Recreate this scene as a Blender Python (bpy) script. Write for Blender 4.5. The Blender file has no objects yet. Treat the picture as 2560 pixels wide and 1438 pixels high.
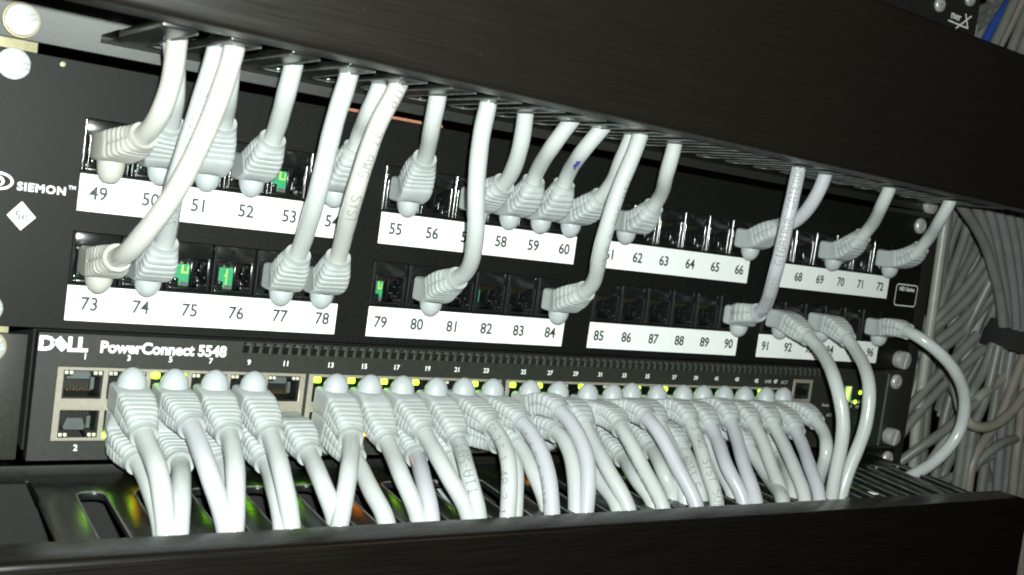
import bpy, bmesh, math, random
from mathutils import Vector, Matrix
random.seed(7)
S = 0.001                       # everything below is authored in millimetres
SC = bpy.context.scene
COL = SC.collection

# ---------------------------------------------------------------- camera, world, lamps, exposure
CAM = {'C': [-40.470401, -362.5156, 101.906549], 'R': [[0.824631, -0.549138, 0.135764], [0.074082, -0.133098, -0.98833], [0.5608, 0.825065, -0.069075]], 'lens': 36.72816732950311}

camd = bpy.data.cameras.new('camera')
cam = bpy.data.objects.new('camera', camd)
COL.objects.link(cam)
_R = CAM['R']
_m = Matrix(((_R[0][0], -_R[1][0], -_R[2][0]), (_R[0][1], -_R[1][1], -_R[2][1]), (_R[0][2], -_R[1][2], -_R[2][2])))
_C = Vector(CAM['C'])
cam.matrix_world = Matrix.Translation(_C * S) @ _m.to_4x4()
camd.sensor_width = 36
camd.lens = CAM['lens']
camd.clip_start = 0.005
camd.clip_end = 20
camd.dof.use_dof = True
camd.dof.focus_distance = 0.43
camd.dof.aperture_fstop = CAM['lens'] / 1.5
SC.camera = cam

world = bpy.data.worlds.new('World')
SC.world = world
world.use_nodes = True
_bg = world.node_tree.nodes['Background']
_bg.inputs[0].default_value = (1.0, 0.93, 0.8, 1)
_bg.inputs[1].default_value = 0.006

CR, CU, CF = Vector(_R[0]), -Vector(_R[1]), Vector(_R[2])
def lamp(name, kind, loc, power, color, size=0.003, target=None):
    d = bpy.data.lights.new(name, kind)
    d.energy = power
    d.color = color
    if kind == 'AREA':
        d.shape = 'RECTANGLE'; d.size = size; d.size_y = size
    else:
        d.shadow_soft_size = size
    o = bpy.data.objects.new(name, d)
    COL.objects.link(o)
    o.location = loc
    if target is not None:
        o.rotation_euler = (Vector(target) - Vector(loc)).to_track_quat('-Z', 'Y').to_euler()
    return o
# the phone's flash, beside the lens, and the weak warm light of the room
lamp('phone_flash', 'POINT', (_C + CR * 10 + CU * 13 - CF * 4) * S, 14.3, (0.92, 1.0, 0.95), 0.003)
lamp('room_lamp', 'AREA', (1.15, -1.5, 1.25), 1.6, (1.0, 0.6, 0.45), 0.25, (0.3, 0, 0.05))

SC.render.engine = 'CYCLES'
SC.cycles.filter_width = 1.9          # a small phone lens, not a razor
SC.view_settings.view_transform = 'Standard'
SC.view_settings.look = 'None'
SC.view_settings.exposure = 0
SC.view_settings.gamma = 1
SC.view_settings.use_curve_mapping = False

# ---------------------------------------------------------------- materials
def mat(name, color, rough=0.5, metal=0.0, spec=0.5, var=0.12, vscale=300, bump=0.0, bscale=800, stretch=None,
        emit=None, estr=0, spk=0.0, coat=0.0, rvar=0.0):
    m = bpy.data.materials.new(name)
    m.use_nodes = True
    nt = m.node_tree
    b = nt.nodes['Principled BSDF']
    b.inputs['Base Color'].default_value = (*color, 1)
    b.inputs['Roughness'].default_value = rough
    b.inputs['Metallic'].default_value = metal
    b.inputs['Specular IOR Level'].default_value = spec
    b.inputs['Coat Weight'].default_value = coat
    tc = nt.nodes.new('ShaderNodeTexCoord')
    mp = nt.nodes.new('ShaderNodeMapping')
    nt.links.new(tc.outputs['Object'], mp.inputs['Vector'])
    if stretch:
        mp.inputs['Scale'].default_value = stretch
    if var > 0:
        n = nt.nodes.new('ShaderNodeTexNoise')
        n.inputs['Scale'].default_value = vscale
        n.inputs['Detail'].default_value = 6
        n.inputs['Roughness'].default_value = 0.65
        nt.links.new(mp.outputs[0], n.inputs['Vector'])
        r = nt.nodes.new('ShaderNodeMapRange')
        r.inputs['From Min'].default_value = 0.3; r.inputs['From Max'].default_value = 0.7
        r.inputs['To Min'].default_value = 1 - var; r.inputs['To Max'].default_value = 1 + var
        nt.links.new(n.outputs['Fac'], r.inputs['Value'])
        mx = nt.nodes.new('ShaderNodeVectorMath'); mx.operation = 'SCALE'
        mx.inputs[0].default_value = color
        nt.links.new(r.outputs[0], mx.inputs['Scale'])
        nt.links.new(mx.outputs[0], b.inputs['Base Color'])
        if rvar:
            q = nt.nodes.new('ShaderNodeMapRange')
            q.inputs['From Min'].default_value = 0.3; q.inputs['From Max'].default_value = 0.7
            q.inputs['To Min'].default_value = max(0.03, rough - rvar); q.inputs['To Max'].default_value = rough + rvar
            nt.links.new(n.outputs['Fac'], q.inputs['Value'])
            nt.links.new(q.outputs[0], b.inputs['Roughness'])
        if spk:      # scattered pale dust specks and scuffs
            v = nt.nodes.new('ShaderNodeTexVoronoi')
            v.inputs['Scale'].default_value = 160
            nt.links.new(tc.outputs['Object'], v.inputs['Vector'])
            l = nt.nodes.new('ShaderNodeMath'); l.operation = 'LESS_THAN'; l.inputs[1].default_value = 0.045
            nt.links.new(v.outputs['Distance'], l.inputs[0])
            k = nt.nodes.new('ShaderNodeMath'); k.operation = 'MULTIPLY'; k.inputs[1].default_value = spk
            nt.links.new(l.outputs[0], k.inputs[0])
            ad = nt.nodes.new('ShaderNodeVectorMath'); ad.operation = 'ADD'
            nt.links.new(mx.outputs[0], ad.inputs[0]); nt.links.new(k.outputs[0], ad.inputs[1])
            nt.links.new(ad.outputs[0], b.inputs['Base Color'])
    if bump > 0:
        n2 = nt.nodes.new('ShaderNodeTexNoise')
        n2.inputs['Scale'].default_value = bscale
        n2.inputs['Detail'].default_value = 4
        nt.links.new(mp.outputs[0], n2.inputs['Vector'])
        bp = nt.nodes.new('ShaderNodeBump')
        bp.inputs['Strength'].default_value = bump
        bp.inputs['Distance'].default_value = 0.0001
        nt.links.new(n2.outputs['Fac'], bp.inputs['Height'])
        nt.links.new(bp.outputs[0], b.inputs['Normal'])
    if emit:
        b.inputs['Emission Color'].default_value = (*emit, 1)
        b.inputs['Emission Strength'].default_value = estr
    return m

M = dict(
    panel=mat('black_panel_paint', (0.006, 0.0064, 0.0052), 0.52, spec=0.16, var=0.5, vscale=900, bump=0.3, bscale=1500, spk=0.012, rvar=0.06),
    brushed=mat('black_brushed_metal', (0.0078, 0.0064, 0.0048), 0.38, spec=0.26, var=0.12, vscale=120, bump=0.025, bscale=160, stretch=(0.25, 3, 14), spk=0.01, rvar=0.08),
    brushed_shaded=mat('black_satin_cover_shaded', (0.0042, 0.0034, 0.0025), 0.27, spec=0.45, var=0.4, vscale=120, bump=0.1, bscale=160, stretch=(0.25, 3, 14), spk=0.006, rvar=0.06),  # base colour darkened to carry the dimness of oblique light
    plate=mat('dark_grey_powder_coat', (0.014, 0.015, 0.0125), 0.5, spec=0.5, var=0.25, vscale=700, bump=0.35, bscale=1300),
    duct=mat('black_duct_plastic', (0.008, 0.0085, 0.0075), 0.29, spec=0.6, var=0.3, vscale=300, rvar=0.02),
    jack=mat('black_jack_plastic', (0.008, 0.009, 0.0085), 0.2, spec=0.6, var=0.2, vscale=500),
    jack_gloss=mat('glossy_divider_plastic', (0.012, 0.013, 0.013), 0.13, spec=0.8, var=0.1),
    wire=mat('dull_contact_wire', (0.10, 0.085, 0.045), 0.35, metal=0.6, var=0.1),
    jack_dark=mat('jack_cavity_plastic', (0.006, 0.0065, 0.006), 0.4, var=0.2),
    switch=mat('switch_grey_paint', (0.020, 0.022, 0.0175), 0.5, spec=0.4, var=0.3, vscale=900, bump=0.3, bscale=1600),
    lit_edge=mat('vent_lit_edge_grey', (0.06, 0.066, 0.055), 0.35, var=0.3, vscale=300),  # pale tone stands in for light on the vent hole walls
    rim=mat('worn_slot_edge', (0.085, 0.092, 0.086), 0.3, var=0.6, vscale=120),
    dark=mat('dark_interior', (0.004, 0.004, 0.0035), 0.8, var=0.2),
    nickel=mat('nickel_shield', (0.36, 0.33, 0.27), 0.33, metal=0.35, var=0.12, vscale=500, bump=0.05),
    tongue=mat('port_grey_plastic', (0.07, 0.08, 0.077), 0.45, var=0.15),
    gold=mat('gold_contact', (0.42, 0.30, 0.10), 0.3, metal=0.8, var=0.1),
    zinc=mat('zinc_screw', (0.5, 0.515, 0.5), 0.38, metal=0.45, var=0.12, vscale=600, bump=0.08),
    rail=mat('yellow_zinc_rail', (0.36, 0.335, 0.2), 0.4, metal=0.3, var=0.25, vscale=200),
    washer=mat('tan_washer', (0.36, 0.30, 0.17), 0.5, var=0.1),
    label=mat('white_label', (0.88, 0.9, 0.88), 0.5, var=0.02, vscale=200),
    ink=mat('label_ink', (0.03, 0.035, 0.032), 0.6, var=0.1),
    white=mat('white_print', (0.78, 0.8, 0.78), 0.5, var=0.03),
    dimprint=mat('grey_print', (0.4, 0.41, 0.38), 0.5, var=0.1),
    pcb=mat('green_circuit_board', (0.03, 0.26, 0.11), 0.4, var=0.2, vscale=900),
    trace=mat('bright_trace', (0.36, 0.55, 0.10), 0.35, var=0.1),
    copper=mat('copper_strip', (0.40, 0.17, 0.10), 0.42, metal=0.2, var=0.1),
    grey=mat('grey_cable_jacket', (0.435, 0.455, 0.447), 0.24, spec=0.5, var=0.03, vscale=90, bump=0.025, bscale=260, rvar=0.03),
    violet=mat('lavender_cable_jacket', (0.43, 0.432, 0.465), 0.24, spec=0.5, var=0.03, vscale=90, bump=0.025, bscale=260, rvar=0.03),
    warm=mat('cream_cable_jacket', (0.455, 0.452, 0.42), 0.24, spec=0.5, var=0.03, vscale=90, bump=0.025, bscale=260, rvar=0.03),
    boot=mat('grey_boot_rubber', (0.378, 0.40, 0.40), 0.5, spec=0.35, var=0.06, vscale=250, bump=0.1, bscale=900),
    boot_warm=mat('cream_boot_rubber', (0.41, 0.405, 0.37), 0.5, spec=0.35, var=0.06, vscale=250, bump=0.1, bscale=900),
    dome=mat('grey_latch_cover', (0.385, 0.41, 0.42), 0.42, spec=0.4, var=0.04, vscale=250),
    print=mat('cable_print', (0.15, 0.155, 0.15), 0.6, var=0.5, vscale=900),
    inkmark=mat('blue_pen_ink', (0.06, 0.05, 0.32), 0.5, var=0.3, vscale=900),
    bundle=mat('old_grey_cable_jacket', (0.135, 0.14, 0.126), 0.4, spec=0.4, var=0.14, vscale=90, bump=0.08, bscale=120),
    bundle_light=mat('pale_grey_cable_jacket', (0.27, 0.275, 0.24), 0.36, spec=0.4, var=0.1, vscale=90),
    bundle_violet=mat('bluish_grey_cable_jacket', (0.145, 0.145, 0.15), 0.4, spec=0.4, var=0.1, vscale=90),
    bundle_pink=mat('beige_cable_jacket', (0.19, 0.168, 0.145), 0.4, spec=0.4, var=0.1, vscale=90),
    bundle_warm=mat('tan_grey_cable_jacket', (0.23, 0.222, 0.185), 0.38, spec=0.4, var=0.1, vscale=90),
    blue=mat('blue_cable_jacket', (0.02, 0.06, 0.27), 0.3, spec=0.5, var=0.1, vscale=90),
    velcro=mat('black_hook_fabric', (0.006, 0.006, 0.0055), 0.9, var=0.4, vscale=1200, bump=0.6, bscale=2500),
    red=mat('red_plastic', (0.5, 0.03, 0.012), 0.4, var=0.1),
    led_off=mat('clear_light_window', (0.55, 0.56, 0.42), 0.35, var=0.15, vscale=900),
    led=mat('lit_green_lamp', (0.4, 0.6, 0.05), 0.4, var=0, emit=(0.33, 1.0, 0.015), estr=8),
    led_bright=mat('bright_green_lamp', (0.4, 0.6, 0.05), 0.4, var=0, emit=(0.33, 1.0, 0.01), estr=40),
    led_amber=mat('lit_amber_lamp', (0.6, 0.3, 0.02), 0.4, var=0, emit=(1.0, 0.26, 0.005), estr=34),
    glow=mat('dim_green_window', (0.3, 0.5, 0.2), 0.4, var=0, emit=(0.25, 0.8, 0.05), estr=0.5),
    digit=mat('lit_digit', (0.4, 0.6, 0.1), 0.4, var=0, emit=(0.55, 1.0, 0.12), estr=3),
)

# ---------------------------------------------------------------- mesh helpers
class MB:
    def __init__(self):
        self.v = []; self.f = []
    def add(self, vs, fs):
        o = len(self.v)
        self.v += [tuple(p) for p in vs]
        self.f += [tuple(i + o for i in q) for q in fs]
        return self
    def box(self, x0, x1, y0, y1, z0, z1):
        return self.add([(x0, y0, z0), (x1, y0, z0), (x1, y1, z0), (x0, y1, z0), (x0, y0, z1), (x1, y0, z1), (x1, y1, z1), (x0, y1, z1)],
                        [(0, 3, 2, 1), (4, 5, 6, 7), (0, 1, 5, 4), (1, 2, 6, 5), (2, 3, 7, 6), (3, 0, 4, 7)])
    def prism(self, outline, y0, y1):      # outline of (x, z), extruded along y
        n = len(outline)
        vs = [(x, y0, z) for x, z in outline] + [(x, y1, z) for x, z in outline]
        fs = [tuple(range(n)), tuple(range(2 * n - 1, n - 1, -1))]
        fs += [(i, i + n, (i + 1) % n + n, (i + 1) % n) for i in range(n)]
        return self.add(vs, fs)
    def cyl(self, x, z, r, y0, y1, n=24, r1=None):  # axis along y
        r1 = r if r1 is None else r1
        a = [2 * math.pi * i / n for i in range(n)]
        vs = [(x + r1 * math.cos(t), y0, z + r1 * math.sin(t)) for t in a] + [(x + r * math.cos(t), y1, z + r * math.sin(t)) for t in a]
        fs = [tuple(range(n)), tuple(range(2 * n - 1, n - 1, -1))] + [(i, i + n, (i + 1) % n + n, (i + 1) % n) for i in range(n)]
        return self.add(vs, fs)
    def tube(self, pts, r, n=20, cap=True):
        T, U, V = frames(pts)
        o = len(self.v); m = len(pts)
        for i, p in enumerate(pts):
            rr = r[i] if isinstance(r, list) else r
            for k in range(n):
                a = 2 * math.pi * k / n
                self.v.append(tuple(p + U[i] * (rr * math.cos(a)) + V[i] * (rr * math.sin(a))))
        for i in range(m - 1):
            for k in range(n):
                k2 = (k + 1) % n
                self.f.append((o + i * n + k, o + i * n + k2, o + (i + 1) * n + k2, o + (i + 1) * n + k))
        if cap:
            self.f.append(tuple(o + k for k in reversed(range(n))))
            self.f.append(tuple(o + (m - 1) * n + k for k in range(n)))
        return self
    def plate(self, x0, x1, z0, z1, yf, yb, holes):    # front sheet with rectangular holes, real thickness
        xs = sorted(set([x0, x1] + [h[0] for h in holes] + [h[1] for h in holes]))
        zs = sorted(set([z0, z1] + [h[2] for h in holes] + [h[3] for h in holes]))
        o = len(self.v)
        idx = {}
        def g(i, j, b):
            k = (i, j, b)
            if k not in idx:
                idx[k] = len(self.v); self.v.append((xs[i], yb if b else yf, zs[j]))
            return idx[k]
        nx, nz = len(xs) - 1, len(zs) - 1
        solid = [[True] * nz for _ in range(nx)]
        import bisect
        for h in holes:
            i0, i1 = bisect.bisect_left(xs, h[0]), bisect.bisect_left(xs, h[1])
            j0, j1 = bisect.bisect_left(zs, h[2]), bisect.bisect_left(zs, h[3])
            for i in range(i0, i1):
                for j in range(j0, j1):
                    solid[i][j] = False
        st = lambda i, j: 0 <= i < nx and 0 <= j < nz and solid[i][j]
        for i in range(nx):
            for j in range(nz):
                if not solid[i][j]:
                    continue
                self.f.append((g(i, j, 0), g(i + 1, j, 0), g(i + 1, j + 1, 0), g(i, j + 1, 0)))
                self.f.append((g(i, j, 1), g(i, j + 1, 1), g(i + 1, j + 1, 1), g(i + 1, j, 1)))
                if not st(i - 1, j): self.f.append((g(i, j, 0), g(i, j + 1, 0), g(i, j + 1, 1), g(i, j, 1)))
                if not st(i + 1, j): self.f.append((g(i + 1, j, 0), g(i + 1, j, 1), g(i + 1, j + 1, 1), g(i + 1, j + 1, 0)))
                if not st(i, j - 1): self.f.append((g(i, j, 0), g(i, j, 1), g(i + 1, j, 1), g(i + 1, j, 0)))
                if not st(i, j + 1): self.f.append((g(i, j + 1, 0), g(i + 1, j + 1, 0), g(i + 1, j + 1, 1), g(i, j + 1, 1)))
        return self
    def build(self, name, m, parent=None, bevel=0, seg=2, smooth=35, base=(0, 0, 0), merge=False):
        me = bpy.data.meshes.new(name)
        b = Vector(base)
        me.from_pydata([((Vector(p) - b) * S)[:] for p in self.v], [], self.f)
        bm = bmesh.new(); bm.from_mesh(me)
        if merge:
            bmesh.ops.remove_doubles(bm, verts=bm.verts, dist=0.00002)
        bmesh.ops.recalc_face_normals(bm, faces=bm.faces)
        if bevel:
            es = [e for e in bm.edges if len(e.link_faces) == 2 and e.calc_face_angle(0) > 0.6]
            bmesh.ops.bevel(bm, geom=es, offset=bevel * S, segments=seg, affect='EDGES', profile=0.5)
        bm.to_mesh(me); bm.free()
        if smooth:
            me.polygons.foreach_set('use_smooth', [True] * len(me.polygons))
            me.set_sharp_from_angle(angle=math.radians(smooth))
        me.materials.append(M[m])
        o = bpy.data.objects.new(name, me)
        COL.objects.link(o)
        if parent is not None:
            o.parent = parent
            wp = Vector(parent.location)
            q = parent.parent
            while q is not None:
                wp += Vector(q.location); q = q.parent
            o.location = b * S - wp
        else:
            o.location = b * S
        return o

def frames(pts):
    m = len(pts)
    T = []
    for i in range(m):
        t = pts[min(i + 1, m - 1)] - pts[max(i - 1, 0)]
        T.append(t.normalized())
    U = []; V = []
    up = Vector((0, 0, 1))
    if abs(T[0].dot(up)) > 0.95:
        up = Vector((1, 0, 0))
    v = (up - T[0] * up.dot(T[0])).normalized()
    for i in range(m):
        v = (v - T[i] * v.dot(T[i])).normalized()
        V.append(v); U.append(v.cross(T[i]).normalized())
    return T, U, V

def spline(P, step=0.5):
    P = [Vector(p) for p in P]
    Q = [P[0] * 2 - P[1]] + P + [P[-1] * 2 - P[-2]]
    out = []
    for i in range(1, len(Q) - 2):
        p0, p1, p2, p3 = Q[i - 1:i + 3]
        t0 = 0; t1 = t0 + (p1 - p0).length ** .5; t2 = t1 + (p2 - p1).length ** .5; t3 = t2 + (p3 - p2).length ** .5
        n = max(2, int((p2 - p1).length / 0.4))
        for k in range(n):
            t = t1 + (t2 - t1) * k / n
            a1 = p0 * ((t1 - t) / (t1 - t0)) + p1 * ((t - t0) / (t1 - t0))
            a2 = p1 * ((t2 - t) / (t2 - t1)) + p2 * ((t - t1) / (t2 - t1))
            a3 = p2 * ((t3 - t) / (t3 - t2)) + p3 * ((t - t2) / (t3 - t2))
            b1 = a1 * ((t2 - t) / (t2 - t0)) + a2 * ((t - t0) / (t2 - t0))
            b2 = a2 * ((t3 - t) / (t3 - t1)) + a3 * ((t - t1) / (t3 - t1))
            out.append(b1 * ((t2 - t) / (t2 - t1)) + b2 * ((t - t1) / (t2 - t1)))
    out.append(P[-1])
    pts = resample(out, step)
    for _ in range(int(14 / step)):          # take the kinks out, as a stiff jacket would
        pts = [pts[0], pts[1]] + [(pts[i - 1] + pts[i] * 2 + pts[i + 1]) / 4 for i in range(2, len(pts) - 2)] + pts[-2:]
    return resample(pts, step)

def resample(pts, step):
    d = [0]
    for a, b in zip(pts, pts[1:]):
        d.append(d[-1] + (b - a).length)
    n = max(2, int(d[-1] / step))
    out = []; j = 0
    for i in range(n + 1):
        s = d[-1] * i / n
        while j < len(d) - 2 and d[j + 1] < s:
            j += 1
        w = (s - d[j]) / max(1e-9, d[j + 1] - d[j])
        out.append(pts[j].lerp(pts[j + 1], min(1, max(0, w))))
    return out

def empty(name, loc, label=None, cat=None, group=None):
    o = bpy.data.objects.new(name, None)
    o.empty_display_size = 0.01
    COL.objects.link(o)
    o.location = Vector(loc) * S
    tag(o, label, cat, group)
    return o
def tag(o, label=None, cat=None, group=None, kind=None):
    if label: o['label'] = label
    if cat: o['category'] = cat
    if group: o['group'] = group
    if kind: o['kind'] = kind
    return o

# lettering made with the built-in vector font, as thin raised meshes on a face that looks along -y
def text_faces(s, size, bold=0.0, sx=1.0, align='CENTER', shear=0.0, spacing=1.0):
    cu = bpy.data.curves.new('lettering', 'FONT')
    cu.body = s; cu.size = size; cu.align_x = align; cu.align_y = 'CENTER'
    cu.offset = bold; cu.extrude = 0.06; cu.shear = shear; cu.space_character = spacing
    cu.resolution_u = 3
    o = bpy.data.objects.new('lettering', cu)
    COL.objects.link(o)
    bpy.context.view_layer.update()
    dg = bpy.context.evaluated_depsgraph_get()
    me = bpy.data.meshes.new_from_object(o.evaluated_get(dg))
    vs = [(v.co.x * sx, v.co.y, v.co.z) for v in me.vertices]
    fs = [tuple(p.vertices) for p in me.polygons]
    bpy.data.objects.remove(o); bpy.data.curves.remove(cu); bpy.data.meshes.remove(me)
    return vs, fs
def put_text(mb, s, x, z, y, size, bold=0.0, sx=1.0, align='CENTER', rot=0.0, **k):
    vs, fs = text_faces(s, size, bold, sx, align, **k)
    c, n = math.cos(rot), math.sin(rot)
    mb.add([(x + a * c - b * n, y - d, z + a * n + b * c) for a, b, d in vs], fs)

# ---------------------------------------------------------------- setting behind the rack
bgm = MB(); bgm.box(-900, 1500, 420, 430, -900, 1100)
tag(bgm.build('background', 'dark', None, smooth=0), kind='structure')

# ---------------------------------------------------------------- rack posts
mb = MB(); mb.box(482.9, 494.5, 1.2, 40, -160, 330)
tag(mb.build('rack_post', 'dark', None, bevel=0.6), 'black upright rack post between the panel ends and the grey cable bundle', 'rack post')
mb = MB(); mb.box(-30, 15.5, 1.2, 40, -160, 330)
tag(mb.build('rack_post', 'rail', None, bevel=0.6), 'yellowish zinc rack rail showing as a bright bar between the two large slotted screws', 'rack post')

# ---------------------------------------------------------------- screws (parts of what they fasten)
def screw(parent, x, z, y, r, h, ang, kind='slot', name='mounting_screw', washer=False, m='zinc'):
    mb = MB()
    if kind == 'slot':
        mb.cyl(x, z, r, y - h, y, 28)
        ca, sa = math.cos(ang), math.sin(ang)
        for sgn in (1, -1):
            out = []
            w = 0.15 * r
            a0 = math.asin(w / r)
            for i in range(15):
                a = a0 + (math.pi - 2 * a0) * i / 14
                px, pz = 0.99 * r * math.cos(a), 0.99 * r * math.sin(a) * sgn
                out.append((x + px * ca - pz * sa, z + px * sa + pz * ca))
            if sgn < 0: out.reverse()
            mb.prism(out, y - h - 0.9, y - h + 0.05)
        o = mb.build(name, m, parent, bevel=0.35)
    elif kind == 'pan':
        n = 24
        prof = [(r, 0), (r, h * .45), (r * .9, h * .75), (r * .68, h * .94), (r * .4, h)]
        vs = []; fs = []
        for rr, hh in prof:
            vs += [(x + rr * math.cos(2 * math.pi * i / n), y - hh, z + rr * math.sin(2 * math.pi * i / n)) for i in range(n)]
        for k in range(len(prof) - 1):
            fs += [(k * n + i, k * n + (i + 1) % n, (k + 1) * n + (i + 1) % n, (k + 1) * n + i) for i in range(n)]
        # cross recess in the middle
        c = len(vs)
        vs += [(x, y - h * .35, z)]
        L = (len(prof) - 1) * n
        for i in range(n):
            fs.append((L + i, L + (i + 1) % n, c))
        mb.add(vs, fs)
        for a in (ang, ang + math.pi / 2):
            ca, sa = math.cos(a), math.sin(a)
            w, l = r * .09, r * .62
            mb.prism([(x + px * ca - pz * sa, z + px * sa + pz * ca) for px, pz in ((-l, -w), (l, -w), (l, w), (-l, w))], y - h * .97, y - h * .8)
        o = mb.build(name, m, parent)
    if washer:
        mb = MB(); mb.cyl(x, z, r * 1.12, y - 1.6, y + 0.2, 28)
        mb.build('washer', 'washer', o, bevel=0.3)
    return o

# ---------------------------------------------------------------- cable managers (slotted ducts with snap-on covers)
PITCH = 17.85
def slotted_wall(parent, zsurf, dirn, x0, x1, first, name='slotted_wall'):
    # horizontal duct wall; U shaped slots open to the front. dirn -1: wall lies below zsurf (seen from above), +1 above it
    th = 2.6
    yb, yf, ys = -2.2, -74.5, -23.0
    w, rc = 8.9, 3.6
    xs = []                                   # (x, y where the solid part ends)
    cols = []
    k0 = first
    edges = []
    x = k0
    while x + w < x1:
        if x > x0: edges.append(x)
        x += PITCH
    prev = x0
    seg = []
    for e in edges:
        seg.append(('f', prev, e))
        pts = []
        for i in range(9):
            a = math.pi / 2 * i / 8
            pts.append((e + rc - rc * math.cos(a), ys - rc + rc * math.sin(a)))
        for i in range(9):
            a = math.pi / 2 * (1 - i / 8)
            pts.append((e + w - rc + rc * math.cos(a), ys - rc + rc * math.sin(a)))
        seg.append(('s', pts))
        prev = e + w
    seg.append(('f', prev, x1))
    def zz(y, top):
        sl = 0.075 * max(0, -25 - y) if dirn < 0 else 0
        z = zsurf + dirn * sl
        return z if top else z + dirn * th
    mb = MB()
    def col(xa, ya0, xb, yb0, yback):
        vs = []
        for X, Y in ((xa, yback), (xb, yback), (xb, yb0), (xa, ya0)):
            vs.append((X, Y, zz(Y, True)))
        for X, Y in ((xa, yback), (xb, yback), (xb, yb0), (xa, ya0)):
            vs.append((X, Y, zz(Y, False)))
        return vs
    for s in seg:
        if s[0] == 'f':
            _, a, b = s
            ycs = [yb, ys - rc, -50, yf]
            vs = []; fs = []
            for Y in ycs:
                for X in (a, b):
                    vs.append((X, Y, zz(Y, True)))
                for X in (a, b):
                    vs.append((X, Y, zz(Y, False)))
            for i in range(3):
                p, q = 4 * i, 4 * i + 4
                fs += [(p, p + 1, q + 1, q), (p + 2, q + 2, q + 3, p + 3)]
                if i > 0:
                    fs += [(p, q, q + 2, p + 2), (p + 1, p + 3, q + 3, q + 1)]
            fs += [(0, 2, 3, 1), (12, 13, 15, 14)]
            mb.add(vs, fs)
        else:
            pts = s[1]
            for (xa, ya), (xb, ybb) in zip(pts, pts[1:]):
                if abs(xa - xb) < 1e-6: continue
                vs = col(xa, ya, xb, ybb, yb)
                mb.add(vs, [(0, 1, 2, 3), (4, 7, 6, 5), (2, 6, 7, 3), (0, 4, 5, 1)])
    o = mb.build(name, 'duct', parent, bevel=0.55, seg=3, merge=True, smooth=50)
    rm = MB()
    for s in seg:
        if s[0] == 's':
            pts = s[1]
            path = [Vector((pts[0][0] - .1, yf + 1, zz(yf + 1, True)))] + [Vector((pts[0][0] - .1, y, zz(y, True))) for y in (-62, -50, -38)]
            path += [Vector((x, y, zz(y, True) - dirn * 0.12)) for x, y in pts]
            path += [Vector((pts[-1][0] + .1, y, zz(y, True))) for y in (-38, -50, -62)] + [Vector((pts[-1][0] + .1, yf + 1, zz(yf + 1, True)))]
            rm.tube(path, 0.33, 8)
    r = rm.build('slot_rim', 'rim', o, smooth=60)
    return o

def cover(parent, za, zb, x0, x1, lip, rc, tilt=0.0, pivot=0.0):
    # snap-on cover: rounded plate with a return lip (lip 'top' or 'bottom')
    def outline(inset):
        i = inset; r = max(0.5, rc - i); out = []
        for cx, cz, a0 in ((x1 - rc, zb - rc, 0), (x0 + rc, zb - rc, 90), (x0 + rc, za + rc, 180), (x1 - rc, za + rc, 270)):
            for k in range(9):
                a = math.radians(a0 + 90 * k / 8)
                out.append((cx + r * math.cos(a), cz + r * math.sin(a)))
        return out
    mb = MB()
    n = 36
    rings = []
    for y, ins in ((-75.0, 0), (-87.2, 0), (-88.3, 0.35), (-88.9, 1.2), (-89.1, 2.2)):
        rings.append([(x, y, z) for x, z in outline(ins)])
    vs = [p for r in rings for p in r]
    fs = []
    for k in range(len(rings) - 1):
        fs += [(k * n + i, k * n + (i + 1) % n, (k + 1) * n + (i + 1) % n, (k + 1) * n + i) for i in range(n)]
    fs.append(tuple((len(rings) - 1) * n + i for i in range(n)))
    # inner skin so the cover has thickness
    b = len(vs)
    vs += [(x, -75.0, z) for x, z in outline(1.6)] + [(x, -86.8, z) for x, z in outline(1.6)]
    fs += [(i, (i + 1) % n, b + (i + 1) % n, b + i) for i in range(n)]
    fs += [(b + i, b + (i + 1) % n, b + n + (i + 1) % n, b + n + i) for i in range(n)]
    fs.append(tuple(b + n + i for i in range(n)))
    vs = [(x, y, z + tilt * (x - pivot)) for x, y, z in vs]      # snapped on a little askew
    mb.add(vs, fs)
    return mb.build('cover', 'brushed' if lip == 'bottom' else 'brushed_shaded', parent, smooth=40)

um = empty('cable_manager', (241, -2, 134.9), 'black horizontal cable manager with smooth brushed cover across the top, above the numbered panel', 'cable manager')
mb = MB(); mb.box(0, 482.6, -2.0, -0.2, 134.9, 221.5)
mb.build('base_plate', 'plate', um, bevel=0.3)
slotted_wall(um, 138.5, 1, 33, 462, 60.6 - PITCH)
mb = MB(); mb.box(29, 462, -74, -2.1, 196, 198.6); mb.build('duct_wall', 'duct', um)
cover(um, 137.0, 204.5, -40, 520, 'bottom', 14, -0.008, 360)
screw(um, 9.3, 140.6, -2.0, 4.9, 2.6, 0.42, 'slot', washer=True)
screw(um, 475.6, 138.5, -2.0, 4.6, 2.6, 0.6, 'slot')

lm = empty('cable_manager', (241, -2, -88), 'black cable manager with glossy finger slots and long cover along the bottom, below the switch', 'cable manager')
mb = MB(); mb.box(0, 482.6, -2.0, -0.2, -6.6, -0.7)
mb.build('base_plate', 'panel', lm, bevel=0.3)
mb = MB(); mb.box(0, 482.6, -2.0, -0.2, -88.4, -6.7)
mb.build('back_wall', 'dark', lm)  # slot shade put into the colour: blacker than the plate strip above
slotted_wall(lm, -3.8, -1, 24.5, 462, 35.4 - PITCH)
mb = MB(); mb.box(24.5, 462, -74, -2.1, -64, -61); mb.build('duct_wall', 'dark', lm)
cover(lm, -70, -1.0, -40, 473, 'top', 6, -0.0045, 70)
screw(lm, 475.8, -6.2, -2.0, 4.2, 2.4, 0.3, 'pan')

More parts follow.
